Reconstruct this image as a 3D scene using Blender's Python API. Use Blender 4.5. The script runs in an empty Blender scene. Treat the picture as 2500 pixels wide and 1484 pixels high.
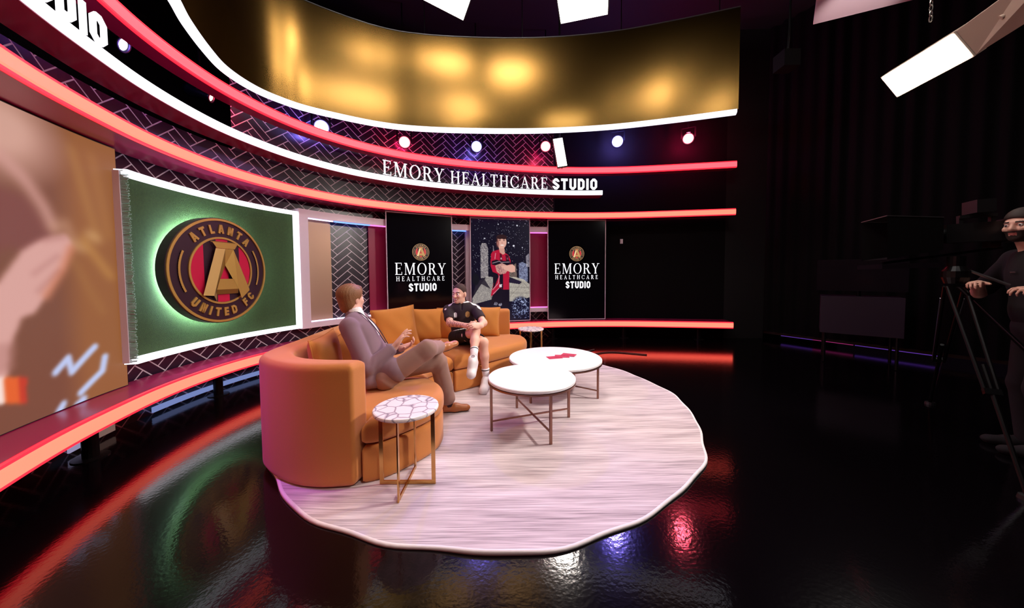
# A sports-club television studio: curved LED set, orange sectional sofa, two seated men, tables on a round rug.
import bpy, math, random
import numpy as np
from mathutils import Vector, Matrix
random.seed(7); RNG = np.random.default_rng(11)
SC = bpy.context.scene
COL = SC.collection
PI = math.pi

# ------------------------------------------------------------------ colours and materials
def lin(c):
    c = np.asarray(c, float) / 255.0
    return tuple(float(v) for v in np.where(c <= .04045, c / 12.92, ((c + .055) / 1.055) ** 2.4))

def new_mat(name):
    m = bpy.data.materials.new(name); m.use_nodes = True
    nt = m.node_tree; b = nt.nodes['Principled BSDF']
    return m, nt, b

def mat(name, rgb, rough=.5, metal=0., spec=.5, emit=None, estr=1., noise=None, bump=None, coat=0., sheen=0.):
    """rgb in 0-255 sRGB; noise=(scale, amount) varies the colour; bump=(scale, strength)."""
    m, nt, b = new_mat(name)
    c = lin(rgb) + (1,)
    b.inputs['Base Color'].default_value = c
    b.inputs['Roughness'].default_value = rough
    b.inputs['Metallic'].default_value = metal
    b.inputs['Specular IOR Level'].default_value = spec
    b.inputs['Coat Weight'].default_value = coat
    b.inputs['Sheen Weight'].default_value = sheen
    if emit is not None:
        b.inputs['Emission Color'].default_value = tuple(emit) + (1,)
        b.inputs['Emission Strength'].default_value = estr
    if noise or bump:
        tc = nt.nodes.new('ShaderNodeTexCoord')
    if noise:
        n = nt.nodes.new('ShaderNodeTexNoise'); n.inputs['Scale'].default_value = noise[0]; n.inputs['Detail'].default_value = 4
        nt.links.new(tc.outputs['Object'], n.inputs['Vector'])
        mx = nt.nodes.new('ShaderNodeMix'); mx.data_type = 'RGBA'
        a = noise[1]
        mx.inputs[6].default_value = tuple(v * (1 - a) for v in c[:3]) + (1,)
        mx.inputs[7].default_value = tuple(min(1, v * (1 + a)) for v in c[:3]) + (1,)
        nt.links.new(n.outputs['Fac'], mx.inputs[0]); nt.links.new(mx.outputs[2], b.inputs['Base Color'])
    if bump:
        n2 = nt.nodes.new('ShaderNodeTexNoise'); n2.inputs['Scale'].default_value = bump[0]; n2.inputs['Detail'].default_value = 3
        nt.links.new(tc.outputs['Object'], n2.inputs['Vector'])
        bp = nt.nodes.new('ShaderNodeBump'); bp.inputs['Strength'].default_value = bump[1]; bp.inputs['Distance'].default_value = .01
        nt.links.new(n2.outputs['Fac'], bp.inputs['Height']); nt.links.new(bp.outputs['Normal'], b.inputs['Normal'])
    return m

def glow(name, rgb_lin, strength):
    m, nt, b = new_mat(name)
    b.inputs['Base Color'].default_value = (.02, .02, .02, 1); b.inputs['Roughness'].default_value = .4
    b.inputs['Emission Color'].default_value = tuple(rgb_lin) + (1,)
    b.inputs['Emission Strength'].default_value = strength
    return m

def math_node(nt, op, a, b=None):
    n = nt.nodes.new('ShaderNodeMath'); n.operation = op
    for i, v in enumerate((a, b)):
        if v is None: continue
        if isinstance(v, (int, float)): n.inputs[i].default_value = v
        else: nt.links.new(v, n.inputs[i])
    return n.outputs[0]

def herringbone_mat(name, plank, line, w=.095, n=3, line_w=.055, rough=.3):
    """Herringbone of n:1 planks laid at 45 degrees, from the UV map in metres."""
    m, nt, b = new_mat(name)
    uv = nt.nodes.new('ShaderNodeUVMap'); uv.uv_map = 'UVMap'
    sp = nt.nodes.new('ShaderNodeSeparateXYZ'); nt.links.new(uv.outputs[0], sp.inputs[0])
    u, v = sp.outputs[0], sp.outputs[1]
    s = 1 / (w * math.sqrt(2))
    M = lambda op, a, c=None: math_node(nt, op, a, c)
    x = M('MULTIPLY', M('ADD', u, v), s); x = M('ADD', x, 200.0)
    y = M('MULTIPLY', M('SUBTRACT', v, u), s); y = M('ADD', y, 200.0)
    i, j = M('FLOOR', x), M('FLOOR', y)
    k = M('FLOORED_MODULO', M('SUBTRACT', i, j), 2.0 * n)
    hor = M('LESS_THAN', k, n - .5)
    uu = M('ADD', M('FRACT', x), k)                       # along a lying plank
    vv = M('FRACT', y)
    u2 = M('FRACT', x)
    v2 = M('ADD', M('FRACT', y), M('SUBTRACT', 2.0 * n - 1, k))
    def edge(a, la, c):
        e = M('MINIMUM', M('MINIMUM', a, M('SUBTRACT', float(la), a)), M('MINIMUM', c, M('SUBTRACT', 1.0, c)))
        return M('LESS_THAN', e, line_w)
    g = M('ADD', M('MULTIPLY', edge(uu, n, vv), hor), M('MULTIPLY', edge(v2, n, u2), M('SUBTRACT', 1.0, hor)))
    mx = nt.nodes.new('ShaderNodeMix'); mx.data_type = 'RGBA'
    mx.inputs[6].default_value = lin(plank) + (1,); mx.inputs[7].default_value = lin(line) + (1,)
    nt.links.new(g, mx.inputs[0]); nt.links.new(mx.outputs[2], b.inputs['Base Color'])
    b.inputs['Roughness'].default_value = rough
    return m

def screen_mat(name, strength=1.0, rough=.22):
    """A lit display: emits the picture held in the mesh colour attribute, under dark glossy glass."""
    m, nt, b = new_mat(name)
    at = nt.nodes.new('ShaderNodeVertexColor'); at.layer_name = 'picture'
    nt.links.new(at.outputs['Color'], b.inputs['Emission Color'])
    b.inputs['Emission Strength'].default_value = strength
    b.inputs['Base Color'].default_value = (.004, .004, .005, 1); b.inputs['Roughness'].default_value = rough
    return m

# ------------------------------------------------------------------ objects
WORLD = {}
def prop(o, label=None, cat=None, group=None, kind=None):
    for k, v in (('label', label), ('category', cat), ('group', group), ('kind', kind)):
        if v: o[k] = v
    return o

def thing(name, label, cat, loc=(0, 0, 0), group=None):
    o = bpy.data.objects.new(name, None); COL.objects.link(o)
    o.empty_display_size = .1; o.location = loc; WORLD[o.name] = np.array(loc, float)
    return prop(o, label, cat, group)

def mesh(name, V, F, m, parent=None, smooth=False, uv=None, colors=None, label=None, fmat=None, kind=None):
    V = np.asarray(V, float).reshape(-1, 3)
    off = WORLD[parent.name] if parent is not None else np.zeros(3)
    me = bpy.data.meshes.new(name)
    me.from_pydata((V - off).tolist(), [], [list(map(int, f)) for f in F] if not isinstance(F, np.ndarray) else F.tolist())
    ms = m if isinstance(m, (list, tuple)) else [m]
    for q in ms: me.materials.append(q)
    if fmat is not None: me.polygons.foreach_set('material_index', np.asarray(fmat, np.int32))
    if smooth: me.polygons.foreach_set('use_smooth', np.ones(len(me.polygons), bool))
    if uv is not None:
        l = me.uv_layers.new(name='UVMap'); idx = np.empty(len(me.loops), np.int32); me.loops.foreach_get('vertex_index', idx)
        l.data.foreach_set('uv', np.asarray(uv, np.float32)[idx].ravel())
    if colors is not None:
        a = me.color_attributes.new('picture', 'FLOAT_COLOR', 'POINT')
        a.data.foreach_set('color', np.c_[colors, np.ones(len(colors))].astype(np.float32).ravel())
    me.update()
    o = bpy.data.objects.new(name, me); COL.objects.link(o)
    if parent is not None: o.parent = parent
    WORLD[o.name] = off.copy()
    if label: o['label'] = label
    if kind: o['kind'] = kind
    return o

class MB:
    """Collects vertices and faces (world metres); build() links them as one mesh object."""
    def __init__(s): s.v = []; s.f = []; s.m = []
    def add(s, V, F, mi=0):
        n = len(s.v); s.v += [tuple(map(float, p)) for p in V]; s.f += [[i + n for i in f] for f in F]; s.m += [mi] * len(F); return s
    def box(s, lo, hi, mi=0):
        (a, b, c), (d, e, f) = lo, hi
        return s.add([(a,b,c),(d,b,c),(d,e,c),(a,e,c),(a,b,f),(d,b,f),(d,e,f),(a,e,f)],
                     [(3,2,1,0),(4,5,6,7),(0,1,5,4),(1,2,6,5),(2,3,7,6),(3,0,4,7)], mi)
    def obox(s, c, ax, ay, az, mi=0):
        """Oriented box: centre and three half-axis vectors."""
        c, ax, ay, az = map(lambda q: np.array(q, float), (c, ax, ay, az))
        V = [c + i*ax + j*ay + k*az for k in (-1, 1) for j in (-1, 1) for i in (-1, 1)]
        return s.add(V, [(0,2,3,1),(4,5,7,6),(0,1,5,4),(1,3,7,5),(3,2,6,7),(2,0,4,6)], mi)
    def tube(s, pts, r, n=10, mi=0, cap=True):
        P = np.array(pts, float); k = len(P); R = np.broadcast_to(np.asarray(r, float), (k,))
        T = np.gradient(P, axis=0); T /= np.linalg.norm(T, axis=1, keepdims=True) + 1e-12
        ref = np.array([0, 0, 1.]) if abs(T[0][2]) < .9 else np.array([1., 0, 0])
        V = []
        for i in range(k):
            a = ref - T[i] * (ref @ T[i]); a /= np.linalg.norm(a) + 1e-12; b = np.cross(T[i], a); ref = a
            V += [P[i] + R[i] * (math.cos(t) * a + math.sin(t) * b) for t in np.linspace(0, 2*PI, n, endpoint=False)]
        F = [(i*n+j, i*n+(j+1) % n, (i+1)*n+(j+1) % n, (i+1)*n+j) for i in range(k-1) for j in range(n)]
        if cap: F += [tuple(range(n))[::-1], tuple(range((k-1)*n, k*n))]
        return s.add(V, F, mi)
    def bar(s, a, b, w, h=None, mi=0, up=(0, 0, 1)):
        """Rectangular bar between two points, w wide and h deep."""
        a, b = np.array(a, float), np.array(b, float); d = b - a; L = np.linalg.norm(d); d /= L
        up = np.array(up, float)
        if abs(d @ up) > .95: up = np.array([1., 0, 0])
        x = np.cross(d, up); x /= np.linalg.norm(x); y = np.cross(x, d)
        return s.obox((a+b)/2, d*L/2, x*w/2, y*(h or w)/2, mi)
    def lathe(s, prof, c=(0, 0, 0), n=48, mi=0, cap=True, axis=None):
        """prof: (radius, height) list turned about the vertical through c (or about axis)."""
        c = np.array(c, float)
        if axis is None: ex, ey, ez = np.eye(3)
        else:
            ez = np.array(axis, float); ez /= np.linalg.norm(ez)
            ex = np.cross(ez, (0, 0, 1) if abs(ez[2]) < .9 else (1, 0, 0)); ex /= np.linalg.norm(ex); ey = np.cross(ez, ex)
        V = [c + r*(math.cos(t)*ex + math.sin(t)*ey) + h*ez for r, h in prof for t in np.linspace(0, 2*PI, n, endpoint=False)]
        k = len(prof)
        F = [(i*n+j, i*n+(j+1) % n, (i+1)*n+(j+1) % n, (i+1)*n+j) for i in range(k-1) for j in range(n)]
        if cap: F += [tuple(range(n))[::-1], tuple(range((k-1)*n, k*n))]
        return s.add(V, F, mi)
    def build(s, name, m, parent=None, smooth=False, label=None, kind=None):
        return mesh(name, s.v, s.f, m, parent, smooth, label=label, fmat=s.m if isinstance(m, (list, tuple)) else None, kind=kind)

# ------------------------------------------------------------------ the curved set line
WP = [(-1.0,-1.2),(-1.45,-.35),(-1.9,.45),(-2.3,1.09),(-2.53,1.39),(-2.73,1.73),(-2.91,2.09),(-3.06,2.48),(-3.19,2.9),(-3.26,3.33),(-3.27,3.79),(-3.2,4.23),(-3.06,4.67),(-2.84,5.07),(-2.56,5.43),(-2.23,5.73),(-1.86,5.99),(-1.46,6.2),(-1.06,6.37),(-.65,6.51),(-.24,6.62),(.16,6.72),(.58,6.8),(1,6.86),(1.43,6.89),(1.87,6.89),(2.33,6.87),(2.78,6.82),(3.26,6.75),(3.78,6.67),(4.45,6.56)]
def catmull(P, n=24):
    P = np.asarray(P, float); Q = np.vstack([2*P[0]-P[1], P, 2*P[-1]-P[-2]]); o = []
    for i in range(1, len(Q)-2):
        t = np.linspace(0, 1, n, endpoint=False)[:, None]; a, b, c, d = Q[i-1:i+3]
        o.append(.5*((2*b)+(c-a)*t+(2*a-5*b+4*c-d)*t*t+(3*b-a-3*c+d)*t**3))
    return np.vstack(o+[P[-1:]])
class Curve:
    def __init__(s, P, n=24):
        s.d = catmull(P, n); s.s = np.r_[0, np.cumsum(np.linalg.norm(np.diff(s.d, axis=0), axis=1))]; s.L = s.s[-1]
    def __call__(s, t, off=0.):
        t = np.asarray(t, float); f = lambda q: np.stack([np.interp(q, s.s, s.d[:, 0]), np.interp(q, s.s, s.d[:, 1])], -1)
        p = f(t); v = f(t+.03) - f(t-.03); v /= np.linalg.norm(v, axis=-1, keepdims=True)
        return p - np.stack([v[..., 1], -v[..., 0]], -1) * np.asarray(off, float)[..., None]
W = Curve(WP)
def wpt(s, z, off=0., C=W):
    p = C(s, off); return np.array([p[0], p[1], z])

def sweep(mb, C, s0, s1, prof, ds=.08, mi=0, caps=True):
    """Sweep a closed profile of (offset, z) along the plan curve."""
    n = max(2, int((s1-s0)/ds)); S = np.linspace(s0, s1, n+1); k = len(prof); V = []
    for t in S:
        for o, z in prof:
            p = C(t, o); V.append((p[0], p[1], z))
    F = [(i*k+j, (i+1)*k+j, (i+1)*k+(j+1) % k, i*k+(j+1) % k) for i in range(n) for j in range(k)]
    if caps: F += [tuple(range(k)), tuple(range(n*k, (n+1)*k))[::-1]]
    return mb.add(V, F, mi)

def rect(o0, o1, z0, z1): return [(o0, z0), (o1, z0), (o1, z1), (o0, z1)]

def curved_sheet(name, C, s0, s1, z0, z1, off, m, parent=None, ds=.06, kind=None, label=None):
    n = max(2, int((s1-s0)/ds)); V = []; uv = []
    for t in np.linspace(s0, s1, n+1):
        for z in (z0, z1):
            p = C(t, off); V.append((p[0], p[1], z)); uv.append((t, z))
    F = [(2*i, 2*i+2, 2*i+3, 2*i+1) for i in range(n)]
    return mesh(name, V, F, m, parent, uv=uv, kind=kind, label=label)

# ------------------------------------------------------------------ lettering (own glyph drawings)
def stroke(path, t, closed=False):
    """Ribbon of width t along a path with mitred joints -> quads."""
    P = np.array(path, float); n = len(P)
    def unit(v): return v / (np.linalg.norm(v) + 1e-12)
    L = []; R = []
    for i in range(n):
        a = P[(i-1) % n] if (closed or i > 0) else None; b = P[(i+1) % n] if (closed or i < n-1) else None
        d0 = unit(P[i]-a) if a is not None else unit(b-P[i]); d1 = unit(b-P[i]) if b is not None else d0
        n0 = np.array([-d0[1], d0[0]]); n1 = np.array([-d1[1], d1[0]]); mn = unit(n0+n1); k = t/2/max(.35, mn @ n0)
        L.append(P[i]+mn*k); R.append(P[i]-mn*k)
    return [[L[i], L[(i+1) % n], R[(i+1) % n], R[i]] for i in range(n if closed else n-1)]
def chamfer_loop(w, h, t, c=.15):
    a, b, d, e = t/2, w-t/2, t/2, h-t/2
    return [(a+c, d), (b-c, d), (b, d+c), (b, e-c), (b-c, e), (a+c, e), (a, e-c), (a, d+c)]
def block(ch, t=.2):
    """Square-shouldered sports capital, height 1 -> (polygons, advance)."""
    w = .66; a, b, c = t/2, w-t/2, .15
    if ch == 'S': p = stroke([(b, .7), (b, 1-a-c), (b-c, 1-a), (a+c, 1-a), (a, 1-a-c), (a, .5+.16), (a+c, .55), (b-c, .45), (b, .34), (b, a+c), (b-c, a), (a+c, a), (a, a+c), (a, .3)], t)
    elif ch == 'T': p = stroke([(0, 1-a), (w, 1-a)], t) + stroke([(w/2, 0), (w/2, 1-t)], t)
    elif ch == 'U': p = stroke([(a, 1), (a, a+c), (a+c, a), (b-c, a), (b, a+c), (b, 1)], t)
    elif ch == 'D': p = stroke([(a, a), (b-c, a), (b, a+c), (b, 1-a-c), (b-c, 1-a), (a, 1-a)], t, True)
    elif ch == 'I': w = t; p = stroke([(a, 0), (a, 1)], t)
    elif ch == 'O': p = stroke(chamfer_loop(w, 1, t), t, True)
    elif ch == 'A': w = .72; p = stroke([(t*.5, 0), (w/2-t*.12, 1)], t) + stroke([(w-t*.5, 0), (w/2+t*.12, 1)], t) + stroke([(t*.9, .27), (w-t*.9, .27)], t*.8)
    elif ch == 'L': w = .52; p = stroke([(a, 1), (a, 0)], t) + stroke([(t, a), (w, a)], t)
    elif ch == 'N': p = stroke([(a, 0), (a, 1)], t) + stroke([(b, 0), (b, 1)], t) + [[(0, 1), (t*1.1, 1), (w, 0), (w-t*1.1, 0)]]
    elif ch == 'E': w = .54; p = stroke([(a, 0), (a, 1)], t) + [q for y in (a, .5, 1-a) for q in stroke([(t, y), (w, y)], t)]
    elif ch == 'F': w = .54; p = stroke([(a, 0), (a, 1)], t) + [q for y in (.5, 1-a) for q in stroke([(t, y), (w, y)], t)]
    elif ch == 'C': p = stroke([(b, .68), (b, 1-a-c), (b-c, 1-a), (a+c, 1-a), (a, 1-a-c), (a, a+c), (a+c, a), (b-c, a), (b, a+c), (b, .32)], t)
    else: return [], .3
    return [[tuple(map(float, q)) for q in poly] for poly in p], w
def ring_poly(cx, cy, rx, ry, ix, iy, a0=0, a1=360, n=28):
    A = np.radians(np.linspace(a0, a1, n+1)); o = [(cx+rx*math.cos(t), cy+ry*math.sin(t)) for t in A]; i = [(cx+ix*math.cos(t), cy+iy*math.sin(t)) for t in A]
    return [[o[k], o[k+1], i[k+1], i[k]] for k in range(n)]
def serif(ch, S=.125, s=.05):
    """Roman capital with thick and thin strokes and slab-like serifs, height 1."""
    bx = lambda x0, y0, x1, y1: [(x0, y0), (x1, y0), (x1, y1), (x0, y1)]
    stem = lambda x, y0=0, y1=1: [bx(x, y0, x+S, y1)]
    foot = lambda x, y, e=.07, wd=S: [[(x-e, y), (x+wd+e, y), (x+wd+e, y+s), (x-e, y+s)]]
    slab = lambda x, wd=S, e=.07: foot(x, 0, e, wd) + foot(x, 1-s, e, wd)
    if ch == 'E':
        p = stem(.09) + slab(.09) + [bx(.2, 1-s, .6, 1), bx(.2, 0, .63, s), bx(.2, .5, .47, .5+s), bx(.56, .78, .6, 1), bx(.59, 0, .63, .24), bx(.44, .42, .47, .63)]; w = .66
    elif ch == 'M':
        p = [bx(.11, 0, .11+s, 1), bx(.82, 0, .82+S, 1)] + foot(.11, 0, .08, s) + foot(.82, 0) + [bx(.02, 1-s, .24, 1), bx(.8, 1-s, 1.03, 1)] + [[(.1, 1), (.26, 1), (.54, .05), (.46, .0)], [(.82, 1), (.88, 1), (.52, 0), (.47, .06)]]; w = 1.05
    elif ch == 'O': p = ring_poly(.44, .5, .43, .515, .3, .475); w = .88
    elif ch == 'R':
        p = stem(.09) + slab(.09) + [bx(.2, 1-s, .38, 1), bx(.2, .48, .38, .48+s)] + ring_poly(.36, .74, .27, .26, .13, .21, -90, 90, 14) + [[(.33, .5), (.47, .5), (.76, 0), (.6, 0)], bx(.58, 0, .82, s)]; w = .8
    elif ch == 'Y':
        p = stem(.31, 0, .48) + foot(.31, 0) + [[(.02, 1), (.18, 1), (.44, .45), (.31, .45)], [(.62, 1), (.68, 1), (.43, .45), (.37, .45)], bx(-.02, 1-s, .26, 1), bx(.54, 1-s, .78, 1)]; w = .75
    elif ch == 'H': p = stem(.09) + stem(.63) + slab(.09) + slab(.63) + [bx(.2, .5, .65, .5+s)]; w = .86
    elif ch == 'A': p = [[(.07, 0), (.12, 0), (.43, 1), (.36, .94)], [(.36, 1), (.44, 1), (.78, 0), (.63, 0)], bx(.2, .32, .6, .32+s), bx(-.02, 0, .22, s), bx(.54, 0, .86, s)]; w = .84
    elif ch == 'L': p = stem(.09) + slab(.09) + [bx(.2, 0, .6, s), bx(.56, 0, .6, .26)]; w = .62
    elif ch == 'T': p = stem(.29) + foot(.29, 0) + [bx(.03, 1-s, .68, 1), bx(.03, .76, .07, 1), bx(.64, .76, .68, 1)]; w = .71
    elif ch == 'C': p = ring_poly(.45, .5, .44, .515, .31, .475, 42, 318, 26) + [bx(.74, .66, .79, .96), bx(.74, .06, .79, .3)]; w = .84
    else: return [], .32
    return [[tuple(map(float, q)) for q in poly] for poly in p], w

def text_width(txt, glyph, h, gap, **k): return sum(glyph(c, **k)[1]*h + gap for c in txt) - gap
def put_text(txt, glyph, h, place, depth, m, parent, gap=.05, name='letter', one=None, **k):
    """place(x, y, d) -> world point for x along, y up, d out of the surface. One mesh per letter, or into one MB."""
    x = 0.
    for c in txt:
        polys, w = glyph(c, **k)
        if polys:
            mb = one or MB()
            for p in polys:
                n = len(p); A = [place(x+q[0]*h, q[1]*h, 0) for q in p]; B = [place(x+q[0]*h, q[1]*h, depth) for q in p]
                mb.add(A+B, [tuple(range(n))[::-1], tuple(range(n, 2*n))] + [(i, (i+1) % n, n+(i+1) % n, n+i) for i in range(n)])
            if one is None: mb.build(name, m, parent)
        x += w*h+gap
    return x-gap
# ------------------------------------------------------------------ smooth solids: distance fields -> one continuous surface
class Field:
    """Distance field on a grid; smooth unions of tapered limbs, ellipsoids and rounded slabs; surface() nets it."""
    def __init__(s, lo, hi, h):
        s.lo = np.array(lo, float); s.h = h; s.n = np.ceil((np.array(hi, float)-s.lo)/h).astype(int)+1
        s.d = np.full(s.n, .2, np.float32)
    def _sub(s, lo, hi):
        a = np.clip(np.floor((np.array(lo)-s.lo)/s.h).astype(int), 0, s.n-1); b = np.clip(np.ceil((np.array(hi)-s.lo)/s.h).astype(int)+1, a+1, s.n)
        sl = tuple(slice(i, j) for i, j in zip(a, b))
        g = np.meshgrid(*[s.lo[i]+s.h*np.arange(a[i], b[i]) for i in range(3)], indexing='ij')
        return sl, np.stack(g, -1)
    def _mix(s, sl, e, k, op):
        d = s.d[sl]; e = e.astype(np.float32)
        if op == 'add':
            t = np.maximum(k-np.abs(d-e), 0)/k; s.d[sl] = np.minimum(d, e)-t*t*k*.25
        elif op == 'cut':
            e = -e; t = np.maximum(k-np.abs(d-e), 0)/k; s.d[sl] = np.maximum(d, e)+t*t*k*.25
        elif op == 'and': s.d[sl] = np.maximum(d, e)
    def limb(s, a, b, ra, rb, k=.02, op='add', flat=None):
        """Tapered capsule. flat=(axis, factor) squashes it along an axis."""
        a, b = np.array(a, float), np.array(b, float); r = max(ra, rb)+k+.03
        sl, P = s._sub(np.minimum(a, b)-r, np.maximum(a, b)+r)
        if flat is not None:
            ax = np.array(flat[0], float); ax /= np.linalg.norm(ax); f = 1/flat[1]-1
            c = (a+b)/2; P = P+((P-c) @ ax)[..., None]*f*ax; a = a+((a-c) @ ax)*f*ax; b = b+((b-c) @ ax)*f*ax
        ab = b-a; t = np.clip(((P-a) @ ab)/max(ab @ ab, 1e-9), 0, 1)
        s._mix(sl, np.linalg.norm(P-a-t[..., None]*ab, axis=-1)-(ra+(rb-ra)*t), k, op); return s
    def chain(s, pts, rs, k=.02, op='add'):
        for i in range(len(pts)-1): s.limb(pts[i], pts[i+1], rs[i], rs[i+1], k, op)
        return s
    def ell(s, c, r, R=None, k=.02, op='add'):
        """Ellipsoid; R rows are its own axes."""
        c, r = np.array(c, float), np.array(r, float); m = r.max()+k+.03
        sl, P = s._sub(c-m, c+m); Q = P-c
        if R is not None: Q = Q @ np.array(R, float).T
        k0 = np.linalg.norm(Q/r, axis=-1); k1 = np.linalg.norm(Q/(r*r), axis=-1)
        s._mix(sl, k0*(k0-1)/np.maximum(k1, 1e-6), k, op); return s
    def box(s, c, r, R=None, rad=.02, k=.02, op='add'):
        c, r = np.array(c, float), np.array(r, float); m = np.linalg.norm(r)+k+.03
        sl, P = s._sub(c-m, c+m); Q = P-c
        if R is not None: Q = Q @ np.array(R, float).T
        q = np.abs(Q)-r+rad
        s._mix(sl, np.linalg.norm(np.maximum(q, 0), axis=-1)+np.minimum(q.max(-1), 0)-rad, k, op); return s
    def slab(s, poly, z0, z1, rad=.04, k=.001, op='add', crown=0.):
        """Plan polygon raised from z0 to z1 with rounded edges; crown domes the top."""
        P2 = np.array(poly, float); m = .12
        sl, P = s._sub(np.r_[P2.min(0)-m, z0-m], np.r_[P2.max(0)+m, z1+m+crown]); x, y = P[:, :, 0, 0], P[:, :, 0, 1]
        d2 = np.full(x.shape, 1e9); ins = np.zeros(x.shape, bool); n = len(P2)
        for i in range(n):
            a, b = P2[i], P2[(i+1) % n]; e = b-a; wx, wy = x-a[0], y-a[1]; t = np.clip((wx*e[0]+wy*e[1])/(e @ e+1e-12), 0, 1)
            d2 = np.minimum(d2, (wx-t*e[0])**2+(wy-t*e[1])**2)
            c = ((a[1] <= y) & (b[1] > y)) | ((b[1] <= y) & (a[1] > y))
            xi = a[0]+(y-a[1])/(b[1]-a[1]+1e-12)*(b[0]-a[0]); ins ^= c & (x < xi)
        d2 = np.where(ins, -1, 1)*np.sqrt(d2)
        top = z1+crown*(1-np.exp(-np.maximum(-d2, 0)/.12))
        zc = (z0+top)/2; hz = (top-z0)/2; w = np.abs(P[..., 2]-zc[..., None])-hz[..., None]+rad; q = (d2+rad)[..., None]+0*w
        s._mix(sl, np.minimum(np.maximum(q, w), 0)+np.hypot(np.maximum(q, 0), np.maximum(w, 0))-rad, k, op); return s
    def half(s, p, n):
        """Keep what lies behind the plane through p with normal n."""
        sl, P = s._sub(s.lo, s.lo+s.h*s.n); n = np.array(n, float); n /= np.linalg.norm(n)
        s._mix(sl, (P-np.array(p, float)) @ n, .001, 'and'); return s
    def wrinkle(s, c, r, axis, freq, amp, seed=0):
        """Cloth folds across an axis around a point."""
        c = np.array(c, float); sl, P = s._sub(c-r, c+r); Q = P-c; a = np.array(axis, float); a /= np.linalg.norm(a)
        fall = np.clip(1-np.linalg.norm(Q, axis=-1)/r, 0, 1)
        o = np.cross(a, (.3, .5, .8)); t = Q @ a; u = Q @ o
        s.d[sl] += (amp*fall*(np.sin(freq*t+seed+3*np.sin(u*18+seed))+.5*np.sin(freq*1.7*t+2*seed+u*25))).astype(np.float32); return s
    def surface(s):
        d = s.d.copy(); d[0] = d[-1] = .1; d[:, 0] = d[:, -1] = .1; d[:, :, 0] = d[:, :, -1] = .1
        ins = d < 0; nx, ny, nz = d.shape
        off = [(i, j, k) for i in (0, 1) for j in (0, 1) for k in (0, 1)]
        cnt = sum(ins[i:nx-1+i, j:ny-1+j, k:nz-1+k].astype(np.int8) for i, j, k in off)
        cells = np.argwhere((cnt > 0) & (cnt < 8)); idx = np.full((nx-1, ny-1, nz-1), -1, np.int64); idx[tuple(cells.T)] = np.arange(len(cells))
        val = {o: d[cells[:, 0]+o[0], cells[:, 1]+o[1], cells[:, 2]+o[2]] for o in off}
        acc = np.zeros((len(cells), 3)); num = np.zeros(len(cells))
        for o in off:
            for ax in range(3):
                if o[ax]: continue
                p = list(o); p[ax] = 1; p = tuple(p); a, b = val[o], val[p]; m = (a < 0) != (b < 0)
                t = np.where(m, a/np.where(m, a-b, 1), 0); q = np.array(o, float)[None]+0*acc; q[:, ax] += t
                acc += q*m[:, None]; num += m
        V = s.lo+s.h*(cells+acc/num[:, None])
        F = []
        for ax in range(3):
            u, v = (ax+1) % 3, (ax+2) % 3
            A = np.take(ins, range(0, d.shape[ax]-1), ax); B = np.take(ins, range(1, d.shape[ax]), ax)
            e = np.argwhere(A != B); e = e[(e[:, u] > 0) & (e[:, v] > 0)]
            fl = A[tuple(e.T)]
            def at(du, dv):
                c = e.copy(); c[:, u] -= du; c[:, v] -= dv; return idx[tuple(c.T)]
            q = np.stack([at(1, 1), at(0, 1), at(0, 0), at(1, 0)], 1)
            q = np.where(fl[:, None], q, q[:, ::-1]); F.append(q[(q >= 0).all(1)])
        return V, np.vstack(F)
    def build(s, name, m, parent=None, label=None, relax=1):
        V, F = s.surface()
        for _ in range(relax):                                  # one pass of smoothing over the net
            A = np.zeros_like(V); c = np.zeros(len(V))
            for i in range(4):
                np.add.at(A, F[:, i], V[F[:, (i+1) % 4]]+V[F[:, (i-1) % 4]]); np.add.at(c, F[:, i], 2)
            V = .5*V+.5*A/np.maximum(c, 1)[:, None]
        return mesh(name, V, F, m, parent, smooth=True, label=label)
# ------------------------------------------------------------------ materials used through the set
M = {}
M['black'] = mat('black paint', (17, 11, 15), .75, bump=(60, .1))
M['drape'] = mat('black drape', (6, 3, 5), .95, spec=.2)
M['gloss_black'] = mat('glossy black laminate', (26, 20, 26), .16, spec=.6)
M['metal_black'] = mat('black metal', (24, 24, 26), .35, metal=.6)
M['plastic_black'] = mat('black plastic', (26, 26, 28), .45)
M['grey'] = mat('grey metal', (120, 118, 122), .4, metal=.7)
M['herring'] = herringbone_mat('herringbone planks', (40, 22, 40), (206, 190, 198))
M['red_led'] = glow('red light strip', (3.1, .36, .22), 1.0); M['pink_led'] = glow('rose red light strip', (2.9, .19, .24), 1.0); M['red_edge'] = glow('deep red strip edge', (2.6, .03, .07), 1.0)
M['white_led'] = glow('white light strip', (1.0, 1.0, 1.08), 1.5)
M['rim_led'] = glow('rim light strip', (1.0, .98, 1.12), 1.3)
M['letter'] = glow('white lettering', (1.0, .98, 1.04), 1.15)
M['trim_white'] = mat('white trim paint', (226, 208, 222), .35)
M['gold'] = mat('brushed gold sheet', (126, 97, 50), .27, metal=1., bump=(9, .02))
M['gold_trim'] = mat('gold paint', (206, 168, 88), .38, metal=.45)
M['gold_dark'] = mat('shaded gold facet', (156, 120, 54), .42, metal=.45)
M['gold_light'] = mat('pale gold facet', (232, 200, 126), .38, metal=.35)
M['crest_dark'] = mat('dark plum enamel', (50, 26, 42), .4)
M['crest_red'] = mat('red enamel', (206, 26, 72), .35)
M['turf'] = mat('artificial turf', (48, 70, 27), .9, noise=(45, .45), bump=(240, .9))
M['fabric'] = mat('burnt orange upholstery', (198, 122, 52), .8, noise=(160, .06), bump=(700, .12), sheen=.25)
M['pillow'] = mat('ochre pillow cloth', (196, 124, 48), .85, noise=(120, .08), bump=(500, .2), sheen=.2)
M['seam'] = mat('upholstery seam', (140, 74, 28), .85)
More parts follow.
